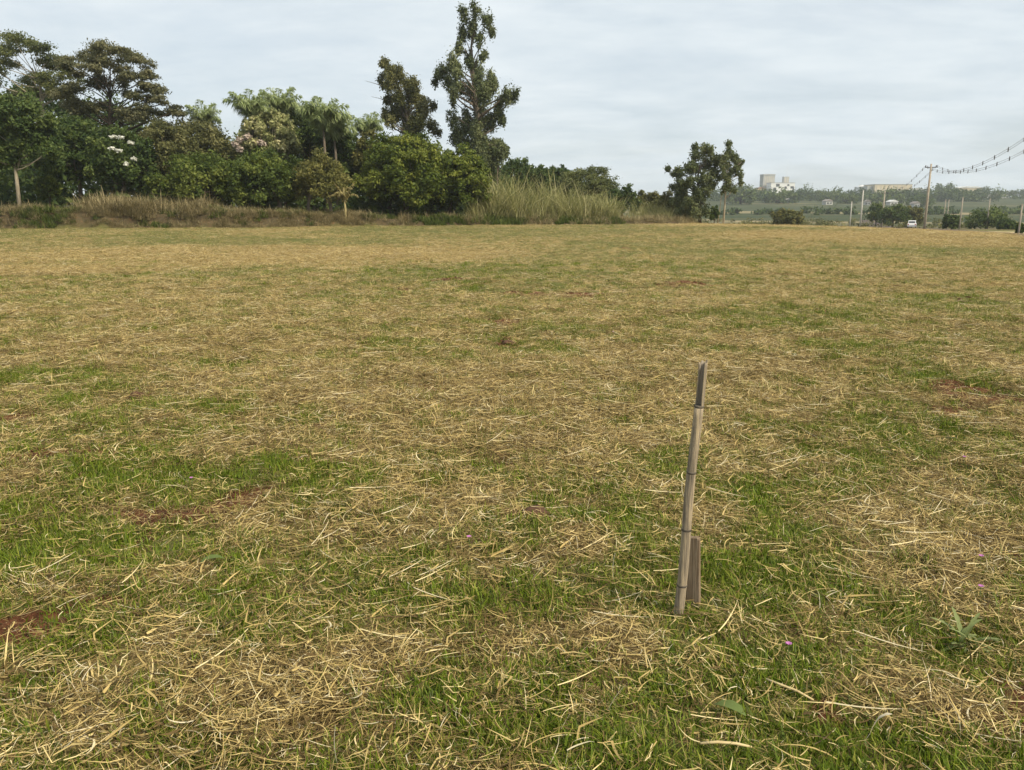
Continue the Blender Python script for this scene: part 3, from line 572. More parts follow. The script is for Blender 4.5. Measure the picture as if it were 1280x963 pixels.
FOL = dict(
    euc=leafmat('eucalyptus_leaves', [(0, (0.0566, 0.0762, 0.0326)), (.5, (0.118, 0.144, 0.0617)), (1, (0.227, 0.244, 0.117))], .33, .55, .15),
    euc2=leafmat('olive_eucalyptus_leaves', [(0, (0.0668, 0.0762, 0.0259)), (.5, (0.142, 0.144, 0.0527)), (1, (0.264, 0.244, 0.102))], .33, .55, .15),
    mango=leafmat('mango_leaves', FC((0.0385, 0.0616, 0.011), (0.116, 0.152, 0.0242), (0.242, 0.259, 0.0495)), .33, .55, .15),
    dark=leafmat('dark_green_leaves', [(0, (0.0334, 0.0609, 0.0179)), (.5, (0.0799, 0.119, 0.0326)), (1, (0.169, 0.208, 0.0583))], .38, .55, .15),
    green=leafmat('green_leaves', FC((0.044, 0.0682, 0.0154), (0.105, 0.145, 0.0308), (0.209, 0.237, 0.055)), .43, .55, .15),
    olive=leafmat('olive_leaves', [(0, (0.0566, 0.0651, 0.019)), (.5, (0.136, 0.138, 0.0438)), (1, (0.245, 0.226, 0.0729))], .38, .55, .15),
    brown=leafmat('brownish_leaves', FC((0.0528, 0.0594, 0.022), (0.127, 0.132, 0.0484), (0.22, 0.209, 0.088)), .38, .55, .15),
    legume=leafmat('feathery_leaves', FC((0.066, 0.0726, 0.033), (0.165, 0.165, 0.0825), (0.275, 0.253, 0.138)), .48, .55, .15),
    legumeg=leafmat('green_feathery_leaves', FC((0.0653, 0.0832, 0.0315), (0.145, 0.166, 0.0617), (0.246, 0.256, 0.101)), .48, .55, .15),
    pale=leafmat('pale_grey_green_leaves', FC((0.102, 0.124, 0.0449), (0.246, 0.263, 0.107), (0.494, 0.485, 0.235), (0.726, 0.665, 0.404)), .38, .55, .15),
    palm=leafmat('palm_leaflets', FC((0.154, 0.198, 0.077), (0.33, 0.396, 0.176), (0.506, 0.55, 0.297)), .45, .5, .3),
    blossom=leafmat('white_blossom', [(0, (.45, .45, .38)), (1, (.75, .75, .68))], .2, .6, .2),
    pinkw=leafmat('pinkish_blossom', [(0, (.30, .24, .18)), (1, (.55, .46, .40))], .2, .6, .2),
    straw=leafmat('yellowed_leaves', [(0, (.16, .13, .05)), (.5, (.32, .27, .11)), (1, (.48, .42, .20))], .3, .55, .25),
    cane=leafmat('cane_blades', FC((.11, .12, .035), (.22, .225, .075), (.36, .34, .14), (.5, .45, .24)), .35, .55, .25),
    rush=leafmat('rank_dry_grass', [(0, (.09, .08, .036)), (.4, (.23, .19, .09)), (.75, (.38, .31, .165)), (1, (.54, .45, .26))], .3, .6, .2))

def tree(name, label, cat, Yd, base_x, base_z, trunk, forks, cl, fol, bark, r0, leaf, per, rng_s, depth=1.0, up=.35, limbs=True, droop=0., group=None, inner=.35, twigs=(), asp=1.8, wide=1.2, extra=.35, zw=.6, jit=.25, zst=1.0, lowlimb=0.):
    """trunk/forks: (x,z) outlines; cl: clumps (x,z,rx,rz); the crown is spread in depth around its own axis"""
    rng = np.random.default_rng(rng_s); t = thing(name, label, cat, (base_x, Yd, base_z), group=group)
    cl = np.asarray(cl, float); cx = (cl[:, 0].min() + cl[:, 0].max()) / 2; hw = max(.5, (cl[:, 0].max() - cl[:, 0].min()) / 2)
    # crown half-width at each height gives how far clumps may stand in front or behind
    C = []
    for (x, z, rx, rz) in cl:
        near = np.abs(cl[:, 1] - z) < rx * 2.2; row = cl[near]; rw = max((row[:, 0].max() - row[:, 0].min()) / 2, rx * .6); rc = (row[:, 0].max() + row[:, 0].min()) / 2
        lim = rw * math.sqrt(max(0.08, 1 - min(1, ((x - rc) / (rw + rx * .5))) ** 2)) * depth
        rx *= wide * zst ** -.35; rz *= wide ** zw * zst; C.append((x - base_x, rng.uniform(-1, 1) * lim, z - base_z, rx, rx * 1.05, rz, rng.uniform(.25, .7)))
        if rng.uniform() < extra: C.append((x - base_x + rng.normal(0, rx * .4), rng.uniform(-1, 1) * lim, z - base_z - rz * rng.uniform(-.2, .9), rx * .8, rx * .8, rz * .8, rng.uniform(.2, .6)))
    tb = MB(); P = [(x - base_x, 0, z - base_z) for x, z in trunk]; P[0] = (P[0][0], 0, -.5)
    rs = [r0 * (1 - .86 * k / (len(P) - 1)) for k in range(len(P))]; tb.tube(P, rs, 9)
    for f in forks:
        q = [(x - base_x, .15 * k, z - base_z) for k, (x, z) in enumerate(f)]; tb.tube(q, [r0 * .62 * (1 - .8 * k / (len(q) - 1)) for k in range(len(q))], 7)
    for f in twigs:
        q = [(x - base_x, 0, z - base_z) for x, z in f]; tb.tube(q, [.06, .035, .012], 5)
    if limbs:
        zz = np.array([p[2] for p in P]); xx = np.array([p[0] for p in P]); top = zz.max()
        for c in C:
            if c[2] < top * lowlimb: continue
            h = max(top * .42, min(c[2] - .25 * math.hypot(c[0] - xx[0], c[1]) - .3 * c[5], top * .97)) * rng.uniform(.86, 1.0)
            x0 = float(np.interp(h, zz, xx)); rad0 = float(np.interp(h, zz, rs)) * .5
            q = bent((x0, 0, h), (c[0], c[1], c[2] + c[5] * .2), rng, .16, 5); tb.tube(q, [max(.03, rad0 * (1 - .8 * k / 4)) for k in range(5)], 5, False)
    tb.build('trunk', bark, t)
    V, F_, T = leaves(C, per, leaf, rng, up, .7, asp, inner, droop=droop, sub=9, jit=jit)
    link('crown', mesh_np('crown', V, F_, T), FOL[fol], t)
    return t
def dome_clumps(hw, hh, rng, n, rel=.30, flat=1.0, skirt=.35):
    """clumps over the shell of a rounded crown, centred on its middle"""
    C = []
    for k in range(n):
        f = (k + .5) / n; z = 1 - f * (1 + skirt) * 1.0; th = k * 2.39996 + rng.uniform(-.3, .3); rr = math.sqrt(max(0, 1 - z * z)) if z > 0 else math.sqrt(max(.2, 1 - (z * .8) ** 2))
        q = rng.uniform(.62, .84); r = hw * rel * rng.uniform(.7, 1.25)
        C.append((rr * math.cos(th) * hw * q, rr * math.sin(th) * hw * q, z * hh * (q + .04), r, r, r * flat * rng.uniform(.75, 1.0), rng.uniform(.2, .75)))
    for k in range(max(3, n // 6)):
        C.append((rng.normal(0, .25) * hw, rng.normal(0, .25) * hw, rng.normal(0, .25) * hh, hw * .45, hw * .45, hh * .4, .25))
    return C
def dometree(name, label, cat, spec, fol, bark, n, per, leaf, seed, trunks=1, group=None, rel=.30, flat=1.0, skirt=.35, r0=None, up=.35, sub=7, jit=.18):
    x, zc, hw, hh, Yd = spec; rng = np.random.default_rng(seed); zb = gz(x, Yd); t = thing(name, label, cat, (x, Yd, zb), group=group)
    C = dome_clumps(hw, hh, rng, n, rel, flat, skirt); C = [(c[0], c[1], c[2] + zc - zb) + tuple(c[3:]) for c in C]
    C = [c for c in C if c[2] > .25 * c[5]]
    tb = MB(); r0 = r0 or max(.05, hw * .06); zt = max(.6, zc - zb - .1 * hh)
    for k in range(trunks):
        a = 6.28 * k / trunks + .6; s = 0 if trunks == 1 else hw * .42
        bx_, by_ = s * math.cos(a), s * math.sin(a) * .6
        tb.tube([(bx_, by_, -.4), (bx_ * .95, by_, zt * .35), (bx_ * .8 + rng.normal(0, .1), by_, zt * .7), (bx_ * .6, by_ * .6, zt)], [r0 * 1.15, r0, r0 * .75, r0 * .45], 8)
    for c in C[::2]:
        k = rng.integers(trunks); a = 6.28 * k / trunks + .6; s = 0 if trunks == 1 else hw * .34
        tb.tube(bent((s * math.cos(a), s * math.sin(a) * .6, zt * rng.uniform(.5, .85)), c[:3], rng, .15, 4), [r0 * .45, r0 * .3, r0 * .2, r0 * .08], 5, False)
    tb.build('trunk', bark, t)
    small = Yd < 125; V, F_, T = leaves(C, per * (1.7 if small else 1.2), leaf * (.76 if small else .9), rng, up, sub=sub, jit=jit, inner=.3); link('crown', mesh_np('crown', V, F_, T), FOL[fol], t)
    return t

# ------------------------------------------------------------------ trees beside the field
def spec_tree(S, *a, **k): return tree(*a, **k)
e = EUC_TALL; tree('eucalyptus_tree', 'tallest slim eucalyptus towering behind the dense mango dome', 'tree', e['Y'], e['path'][0][0], gz(e['path'][0][0], e['Y']), e['path'], [], e['cl'], 'euc', BARK, .42, .15, 820, 11, depth=.85, up=.1, droop=.6, wide=1.16, extra=.6, jit=.34, zst=1.45)
e = EUC_LEFT; tree('eucalyptus_tree', 'leaning olive eucalyptus with bare twigs, shorter than its neighbour eucalyptus', 'tree', e['Y'], e['path'][0][0], gz(e['path'][0][0], e['Y']), e['path'], [], e['cl'], 'euc2', BARK, .36, .15, 900, 12, depth=.8, up=.1, droop=.6, twigs=e['twigs'], wide=1.2, extra=.5, jit=.34, zst=1.3)
e = LEG_A; tree('legume_tree', 'tall airy flat-layered tree rising behind the pale-stemmed tree', 'tree', e['Y'], e['path'][0][0], gz(e['path'][0][0], e['Y']), e['path'], [], e['cl'], 'legumeg', BARK_P, .30, .14, 760, 13, depth=.8, up=.7, inner=.1, wide=1.55, extra=1.0, zw=1.0)
e = LEG_B; tree('legume_tree', 'broad umbrella-crowned tree with brownish feathery foliage and dark forked trunk', 'tree', e['Y'], e['path'][0][0], gz(e['path'][0][0], e['Y']), e['path'], [], e['cl'], 'legume', BARK_D, .34, .14, 760, 14, depth=.8, up=.7, inner=.1, wide=1.55, extra=1.0, zw=1.0)
e = PALE_TRUNK; tree('forest_tree', 'dark green tree with pale thin forked stem at the bank edge', 'tree', e['Y'], e['path'][0][0], gz(e['path'][0][0], e['Y']), e['path'], [e['fork']], e['cl'], 'dark', BARK_P, .19, .17, 760, 15, depth=.8, lowlimb=.62, extra=.6)
e = CLUMP_TREE; tree('broadleaf_tree', 'loose-crowned dark broadleaf tree at the far end of the cane grass', 'tree', e['Y'], e['path'][0][0], gz(e['path'][0][0], e['Y']), e['path'], [e['fork']], e['cl'], 'euc', BARK_D, .22, .15, 620, 16, depth=.9, wide=1.12, extra=.3, jit=.32)
e = SLENDER; tree('slender_tree', 'slender two-stemmed tree with pale stems beside the loose dark broadleaf', 'tree', e['Y'], e['path'][0][0], gz(e['path'][0][0], e['Y']), e['path'], [e['fork']], e['cl'], 'euc', BARK_P, .13, .13, 380, 17, depth=.9, droop=.5, wide=1.3, extra=.5, jit=.34, zst=1.3)

DT = DOMES
dometree('mango_tree', 'wide dense dome-shaped mango tree with several short dark trunks', 'tree', DT['MANGO_A'], 'mango', BARK_D, 110, 260, .24, 21, trunks=3, rel=.25, skirt=.6, flat=.8, sub=4, jit=.1)
dometree('mango_tree', 'smaller dense mango tree crowding the wide dome, next to the cane', 'tree', DT['MANGO_B'], 'mango', BARK_D, 70, 240, .24, 22, trunks=2, rel=.28, skirt=.75, flat=.85, sub=4, jit=.1)
dometree('forest_tree', 'dark round tree under the umbrella-crowned tree', 'tree', DT['DK1'], 'dark', BARK, 44, 190, .24, 23, skirt=.6)
dometree('flowering_tree', 'dark green tree carrying a few white blossom sprays', 'tree', DT['WHITEFL'], 'dark', BARK, 44, 190, .24, 24, skirt=.6)
dometree('forest_tree', 'dull brown-green tree at the end of the umbrella-crowned tree', 'tree', DT['BR1'], 'brown', BARK, 40, 190, .22, 25, skirt=.6)
dometree('forest_tree', 'spreading olive-brown tree with a palm poking out above it', 'tree', DT['OL1'], 'brown', BARK, 44, 200, .22, 26, skirt=.5)
dometree('shrub', 'bright green leafy shrub in front of the olive-brown tree', 'shrub', DT['GR1'], 'green', BARK, 44, 190, .24, 27, trunks=2, skirt=.6)
dometree('shrub', 'bright green leafy shrub below the pale flowering tree', 'shrub', DT['GR2'], 'green', BARK, 44, 190, .24, 28, trunks=2, skirt=.6)
dometree('shrub', 'olive-brown thicket beside the yellowed dead palm', 'shrub', DT['OLV'], 'olive', BARK, 40, 180, .20, 29, trunks=2, skirt=.6)
dometree('flowering_tree', 'pale grey-green flowering tree among the palms', 'tree', DT['PALE'], 'pale', BARK_P, 60, 150, .26, 30, rel=.22, skirt=.3)
dometree('forest_tree', 'dark rounded tree behind the drooping palms', 'tree', DT['DK2'], 'dark', BARK, 44, 190, .24, 31)
dometree('forest_tree', 'narrow dark tree between the palms and the wide mango', 'tree', DT['DK3'], 'dark', BARK, 36, 190, .24, 32, skirt=.6)
dometree('forest_tree', 'narrow olive tree touching the side of the wide mango', 'tree', DT['DK4'], 'olive', BARK, 36, 180, .24, 33, skirt=.6)
dometree('small_eucalyptus', 'small grey-green eucalyptus at the foot of the tallest one', 'tree', DT['SMALLEUC'], 'euc', BARK, 20, 170, .26, 34, skirt=.6)
dometree('flat_topped_tree', 'low flat-domed tree rising behind the tall cane grass', 'tree', DT['FLAT'], 'legumeg', BARK_D, 50, 210, .20, 35, rel=.26, flat=.5, up=.8, skirt=.4)
for k, (key, lab) in enumerate([('TK1', 'dark tree of the far thicket next to the small eucalyptus'), ('TK2', 'dark middle tree of the thicket behind the cane'), ('TK3', 'low dark tree of the thicket touching the flat-domed tree')]):
    dometree('thicket_tree', lab, 'tree', DT[key], 'dark', BARK_D, 24, 150, .28, 40 + k, skirt=.5)
for k, (key, lab, fo) in enumerate([('B1', 'dark bush beside the flat-domed tree', 'dark'), ('B2', 'low wide bush between flat-domed tree and loose broadleaf', 'olive'), ('B3', 'rounded bush at the foot of the loose broadleaf tree', 'olive'), ('DB', 'small dark upright bush by the pale slender stems', 'dark')]):
    dometree('bush', lab, 'bush', DT[key], fo, BARK_D, 22 if key != 'DB' else 10, 150, .22, 50 + k, skirt=.8)
dometree('bush', 'small leafy bush in deep shade by the pale forked stem', 'bush', DT['LSH'], 'green', BARK_D, 20, 130, .22, 56, skirt=.8)
dometree('bush', 'green bush at the end of the tan grass mound', 'bush', DT['LSH2'], 'green', BARK_D, 22, 150, .22, 57, skirt=.8)
for k, sp in enumerate(BACK):
    dometree('background_tree', 'dark tree deep in the wood behind the front rows', 'tree', sp, 'dark', BARK_D, 40, 170, .32, 60 + k, group='dark trees deep in the wood', skirt=.8, rel=.34)

C = []; rng = np.random.default_rng(71)
for k in range(520):
    x = rng.uniform(-85, 3); d = rng.uniform(6, 26); y = float(np.interp(x, BX, BY)) + d; r = rng.uniform(.8, 1.5); z = gz(x, y) + rng.uniform(.2, 1) ** 1.2 * (3.6 if d > 9 and x < -16 else 1.8); C.append((x, y, z, r * 1.3, r, r, rng.uniform(.1, .6)))
for k in range(420):
    x = rng.uniform(-95, -18); d = rng.uniform(20, 42); y = float(np.interp(x, BX, BY)) + d; r = rng.uniform(1.2, 2.0); C.append((x, y, gz(x, y) + rng.uniform(.3, 6), r * 1.3, r, r, rng.uniform(.1, .6)))
V, F_, T = leaves(C, 60, .34, rng, sub=3); tag(link('undergrowth', mesh_np('undergrowth', V, F_, T), FOL['dark']), 'dense dark undergrowth filling the wood under the trees', 'undergrowth', kind='stuff')

# blossom sprays are parts of the flowering trees
ft = [o for o in bpy.data.objects if o.name.startswith('flowering_tree')]
for t, data, fo, ys_ in ((ft[0], FLOWERS_W, 'blossom', -2.6), (ft[1], PINKW, 'pinkw', -2.9)):
    for k, (x, z, rx, rz) in enumerate(data):
        rng = np.random.default_rng(80 + k); C = [(x - t.location.x, ys_ + .3 * rng.normal(), z - t.location.z, rx, rx, rz, .6)]
        V, F_, T = leaves(C, 60 if fo == 'blossom' else 150, .21, rng, .6, .7, 1.2, .1, jit=.02, sub=0); link('blossom_spray', mesh_np('blossom_spray', V, F_, T), FOL[fo], t)

# palms
def frond_mesh(length, seed, droop=1.0, leaflet=.55, n=34):
    rng = np.random.default_rng(seed); V, Fq, T = [], [], []; q = np.zeros(3); th = .25 + rng.uniform(-.1, .1); seg = n; pts = [q.copy()]; tg = []
    for k in range(seg):
        th += droop * (1.9 / seg) * (.4 + 1.2 * k / seg); d = np.array([math.sin(th), 0, math.cos(th)]); q = q + d * length / seg; pts.append(q.copy()); tg.append(d)
    for k in range(0, seg, 1):   # stalk
        w0 = .035 * (1 - .9 * k / seg); b = len(V); p0, p1 = pts[k], pts[k + 1]
        V += [p0 + np.array([0, w0, 0]), p0 - np.array([0, w0, 0]), p1 - np.array([0, w0, 0]), p1 + np.array([0, w0, 0])]; T += [.75] * 4; Fq.append((b, b + 1, b + 2, b + 3))
    for k in range(int(seg * .15), seg):
        f = k / seg; ll = leaflet * (math.sin(math.pi * min(1, f * .9 + .12)) ** .6 + .1)
        for s in (-1, 1):
            for q2 in range(2):
                dr = tg[k] * rng.uniform(.3, .7) + np.array([0, s * rng.uniform(.5, 1), 0]) + np.array([rng.normal(0, .25), 0, rng.uniform(-.7, .35)]); dr /= np.linalg.norm(dr)
                p = pts[k]; e1 = p + dr * ll * .55; e2 = p + dr * ll + np.array([0, 0, -.28 * ll]); sd = np.cross(dr, [0, 0, 1]); sd = sd / (np.linalg.norm(sd) + 1e-6) * .019
                b = len(V); V += [p, e1 + sd, e2, e1 - sd]; T += [float(np.clip(rng.normal(.5, .2), 0, 1))] * 4; Fq.append((b, b + 1, b + 2, b + 3))
    return mesh_np('frond', np.array(V), np.array(Fq), T)
FR = [frond_mesh(1.0, 5 + k, d, .34) for k, d in enumerate((.42, .75, 1.0, 1.3))]
for f in FR: f.materials.append(FOL['palm'])
PL = ['feathery palm rising through the pale flowering tree, standing apart from its twin', 'feathery palm behind the pale flowering tree, close to the dark rounded tree', 'drooping feathery palm with tallest spear leaf near the dark rounded tree', 'small palm poking out above the olive-brown tree', 'small pale palm beside the leaning olive eucalyptus', 'low drooping palm tucked under the taller spear-leafed palm']
for k, (x, z, Yd, ln) in enumerate(PALMS):
    zb = gz(x, Yd); t = thing('feather_palm', PL[k], 'palm', (x, Yd, zb)); rng = np.random.default_rng(90 + k); H = z - zb - .3
    MB().tube([(0, 0, -.4), (.1, 0, H * .3), (.05, .05, H * .7), (0, 0, H)], [.19, .15, .13, .11], 8).build('trunk', BARK, t)
    for q in range(17):
        o = link('frond', FR[min(3, int(q / 17 * 4))], None, t, (0, 0, H + rng.uniform(-.15, .15)), (0, -.15 if q < 4 else .0, q * 2.39996 + rng.uniform(-.2, .2)))
        s = ln * rng.uniform(.95, 1.25); o.scale = (s, s, s)
# yellowed dead palm
x, ztop, Yd = DEADPALM; zb = gz(x, Yd); t = thing('dead_palm', 'yellowed dried-out young palm standing between olive thicket and mango', 'palm', (x, Yd, zb))
MB().tube([(0, 0, -.3), (.05, 0, 1.0), (0, 0, 1.9)], [.15, .11, .07], 8).build('stem', noisy('yellow_stem', [(.3, (.20, .16, .07)), (.7, (.38, .32, .16))], 6), t)
FD = [frond_mesh(1.0, 35 + k, d, .16, 26) for k, d in enumerate((.35, .8, 1.35))]
for f in FD: f.materials.append(FOL['straw'])
for q, (az, fi, s) in enumerate([(.4, 0, 2.4), (2.9, 0, 2.1), (3.4, 2, 1.9), (0.1, 2, 1.8), (4.6, 2, 2.0), (1.8, 1, 1.8), (5.4, 1, 1.7), (3.9, 2, 1.5)]):
    o = link('frond', FD[fi], None, t, (0, 0, 1.5 + .07 * q), (0, 0, az)); o.scale = (s, s, s)

# ------------------------------------------------------------------ rank grass on the bank, cane beyond the field
c_cane = newc('cane_sources'); c_rush = newc('rush_sources'); c_weed = newc('weed_sources')
for k in range(5):
    r = np.random.default_rng(500 + k); src(f'cane_{k}', *upright(46, 1.6, 4.6, .03, .065, .95, .55, r, (0.05, 1), .26, 6), FOL['cane'], c_cane)
for k in range(5):
    r = np.random.default_rng(520 + k); src(f'rush_{k}', *upright(80, .35, 1.35, .014, .03, .5, .8, r, (0, 1), .38, 6), FOL['rush'], c_rush)
for k in range(4):
    r = np.random.default_rng(540 + k); src(f'weed_{k}', *upright(70, .25, .8, .03, .06, .4, .8, r, (.0, .8), .3, 4), FOL['green'], c_weed)
def along(n, x0, x1, d0, d1):
    x = RNG.uniform(x0, x1, n); y = np.interp(x, BX, BY) + RNG.uniform(d0, d1, n); return x, y
def strip(name, coll, sets, label):
    P_, S_ = [], []
    for (n, x0, x1, d0, d1, s0, s1, nsd) in sets:
        x, y = along(n, x0, x1, d0, d1); k = RNG.uniform(0, 1, n) < np.clip((fbm(x * .5, y * .5, nsd, 3) - .38) * 5, .05, 1); x, y = x[k], y[k]
        P_.append(np.stack([x, y, tz(x, y) - .03], 1)); S_.append(RNG.uniform(s0, s1, len(x)))
    P_ = np.concatenate(P_); S_ = np.concatenate(S_); n = len(P_)
    return tag(scatter(name, P_, RNG.uniform(0, 6.28, n), S_, coll, RNG.normal(0, .1, (n, 2))), label, 'grass', kind='stuff')
strip('cane_grass', c_cane, [(120, -2.5, 5.5, 1.5, 9, .7, 1.5, 3), (80, 5.5, 11, 2, 9, .5, 1.1, 4), (190, 10, 22, 2, 9, .35, .8, 5), (30, 17, 24, 3, 8, .3, .5, 6), (40, -4, -1, 2, 6, .5, .9, 7)], 'tall yellow-green cane grass standing past the mango trees')
strip('rank_dry_grass', c_rush, [(560, -38.5, -27, 1.2, 5, .8, 1.7, 8), (1000, -46, -14, .7, 3.2, .38, .85, 9), (1500, -48, -13, -.3, .95, .28, .62, 10), (700, -16, 24, -.1, 3.2, .5, 1.0, 11), (160, 10, 24, .2, 3.5, .7, 1.0, 12)], 'rank dry brown grass covering the earth bank')
strip('bank_weeds', c_weed, [(260, -50, -12, .1, 3, .5, 1.1, 13), (420, -14, 12, -.1, 2.4, .5, 1.1, 14), (120, -46, -36, -.2, 1.6, .5, 1.1, 15), (80, -8, 3, .2, 2.5, .8, 1.5, 16)], 'green weeds mixed into the bank grass')

# ------------------------------------------------------------------ middle distance beyond the right edge
for k, (key, lab) in enumerate([('M1', 'lone round bush on the crop land short of the factory'), ('M2', 'wide dark bush behind the wired pole line, near the white car'), ('M3', 'dark bush between the two thin pale poles'), ('M4', 'bush right behind the parked white car'), ('M5', 'broad dark bush across the road between slim poles'), ('M6', 'small bush by the twin poles across the road'), ('M7', 'low roadside bush past the broad dark bush'), ('M8', 'small dark shrub at the foot of the wooden post')]):
    dometree('bush', lab, 'bush', DT[key], 'olive' if key in ('M1', 'M4') else 'dark', BARK_D, 24, 110, .30 if key != 'M8' else .14, 120 + k, skirt=.9)

CONC = noisy('concrete_pole', [(.3, (.27, .23, .18)), (.7, (.40, .35, .28))], 3, .85, 5, .2)
CONC_L = noisy('pale_concrete_pole', [(.3, (.38, .36, .32)), (.7, (.50, .48, .43))], 3, .85, 5, .2)
WOODP = noisy('weathered_post', [(.3, (.24, .21, .17)), (.7, (.36, .32, .26))], 3, .9, 5, .2)
DARKM = noisy('dark_metal', [(.3, (.05, .05, .05)), (.7, (.09, .09, .09))], 9, .5, 3, .4)
PLAB = ['tall concrete power pole carrying cables beside the road', 'next concrete power pole down the road, at the cables\' far end', 'pale thin pole on the crop land past the power line', 'shortest pale pole beside the thin pale pole', 'slim weathered pole before the broad dark bush', 'slim weathered pole behind the broad dark bush', 'thin far pole, one of a close pair', 'thin far pole, one of a close pair', 'short wooden post by the road verge with shrub at its foot']
tops = []
for k, (x, y, zt, r) in enumerate(POLES):
    zb = gz(x, y) - .05; t = thing('power_pole' if k < 2 else 'pole', PLAB[k], 'pole', (x, y, zb), group='thin far pair of poles' if k in (6, 7) else None)
    h = zt - zb; MB().tube([(0, 0, -.6), (0, 0, h * .5), (0, 0, h)], [r * 1.15, r * .95, r * .7], 10).build('shaft', (CONC, CONC, CONC_L, CONC_L, WOODP, WOODP, WOODP, WOODP, WOODP)[k], t)
    if k < 2:
        ang = math.atan2(80, 30) - math.pi / 2
        MB().box(0, 0, h - .5, 1.5, .12, .12).build('crossarm', DARKM, t, rot=(0, 0, ang))
        for s in (-.7, .7):
            MB().tube([(s, 0, h - .44), (s, 0, h - .36), (s, 0, h - .30), (s, 0, h - .22)], [.05, .09, .05, .08], 8).build('insulator', DARKM, t, rot=(0, 0, ang))
        tops.append((x, y, zb + h - .3, ang))
    else: MB().box(0, 0, h + .03, r * 1.8, r * 1.8, .07).build('cap', CONC, t)
# the pole before the first one stands outside the picture
px_, py_ = POLES[0][0] * 2 - POLES[1][0], 40.0; zb = gz(px_, py_)
t = thing('power_pole', 'concrete power pole carrying cables near the field corner', 'pole', (px_, py_, zb - .05)); ang = tops[0][3]
MB().tube([(0, 0, -.6), (0, 0, 5), (0, 0, 10)], [.2, .17, .12], 10).build('shaft', CONC, t); MB().box(0, 0, 9.5, 1.5, .12, .12).build('crossarm', DARKM, t, rot=(0, 0, ang))
tops.insert(0, (px_, py_, zb + 9.7, ang))
CABLE = noisy('cable_sheath', [(.3, (.06, .06, .06)), (.7, (.10, .10, .10))], 4, .6, 3, .3)
sp_m = MB().prism([(0, .2), (.13, 0), (0, -.2), (-.13, 0)], -.03, .03).mesh('spacer'); sp_m.materials.append(CABLE)
for a, bq, n, sag, word in ((0, 1, 16, 3.0, 'field corner'), (1, 2, 12, 1.6, 'farther pole')):
    for s, side in ((-.7, 'field side'), (.7, 'road side')):
        A, B = tops[a], tops[bq]; of = Vector((math.cos(A[3]) * s, math.sin(A[3]) * s, 0)); A_ = Vector(A[:3]) + of; B_ = Vector(B[:3]) + of
        f = lambda u: A_ + (B_ - A_) * u + Vector((0, 0, -sag * 4 * u * (1 - u)))
        t = thing('power_cable', f'spaced cable bundle on the {side}, from the tall pole to the {word}', 'cable', tuple(A_))
        for dz in (.09, -.09):
            MB().tube([f(u) - A_ + Vector((0, 0, dz)) for u in np.linspace(0, 1, 30)], [.014] * 30, 5).build('cable', CABLE, t)
        for q in range(n):
            u = (q + .5 + (.25 if s > 0 else 0)) / n; o = link('spacer', sp_m, None, t, f(u) - A_, (0, 0, 1.2))
# white car on the road
PAINT = noisy('white_car_paint', [(.3, (.74, .74, .74)), (.7, (.80, .80, .80))], 2, .3, 2, .5); GLASS = noisy('car_glass', [(.3, (.02, .025, .03)), (.7, (.035, .04, .045))], 2, .1, 2, .6)
TYRE = noisy('tyre_rubber', [(.3, (.015, .015, .015)), (.7, (.03, .03, .03))], 8, .9); RIM = noisy('rim_metal', [(.3, (.35, .35, .36)), (.7, (.45, .45, .46))], 8, .35); LAMP = noisy('lamp_lens', [(.3, (.35, .04, .03)), (.7, (.45, .06, .04))], 3, .2)
cyy = 172.0; cxx = RX(cyy) + 2.0; t = thing('car', 'small white hatchback car on the road near the tall power pole', 'car', (cxx, cyy, gz(cxx, cyy) + .14), math.atan2(67, 26) - .1)
bd = MB().prism([(-1.9, .28), (-1.95, .62), (-1.85, .92), (-1.2, .98), (1.0, .94), (1.7, .82), (1.95, .6), (1.92, .28)], -.82, .82); bo = bd.build('body', PAINT, t)
MB().prism([(-1.75, .95), (-1.55, 1.42), (-1.2, 1.5), (.1, 1.5), (.55, 1.38), (1.05, .93)], -.70, .70).build('cabin', PAINT, t)
for s in (-1, 1):
    MB().prism([(-1.45, 1.0), (-1.35, 1.38), (-.35, 1.42), (-.35, 1.0)], s * .705 - .008, s * .705 + .008).build('window', GLASS, t)
    MB().prism([(-.27, 1.0), (-.27, 1.42), (.12, 1.42), (.5, 1.32), (.85, 1.0)], s * .705 - .008, s * .705 + .008).build('window', GLASS, t)
    MB().box(-1.93, s * .66, .72, .06, .2, .24).build('tail_lamp', LAMP, t); MB().box(1.88, s * .62, .68, .1, .3, .14).build('headlight', RIM, t)
    for xw in (-1.2, 1.22):
        wh = MB().tube([(xw, s * .66, .3), (xw, s * .86, .3)], [.31, .31], 16).build('wheel', TYRE, t); MB().tube([(xw, s * .855, .3), (xw, s * .875, .3)], [.19, .17], 12).build('rim', RIM, wh)
MB().prism([(-1.74, 1.02), (-1.60, 1.38), (-1.57, 1.38), (-1.71, 1.02)], -.58, .58).build('rear_window', GLASS, t)
MB().prism([(1.0, 1.0), (.60, 1.34), (.64, 1.34), (1.05, 1.0)], -.6, .6).build('windscreen', GLASS, t)

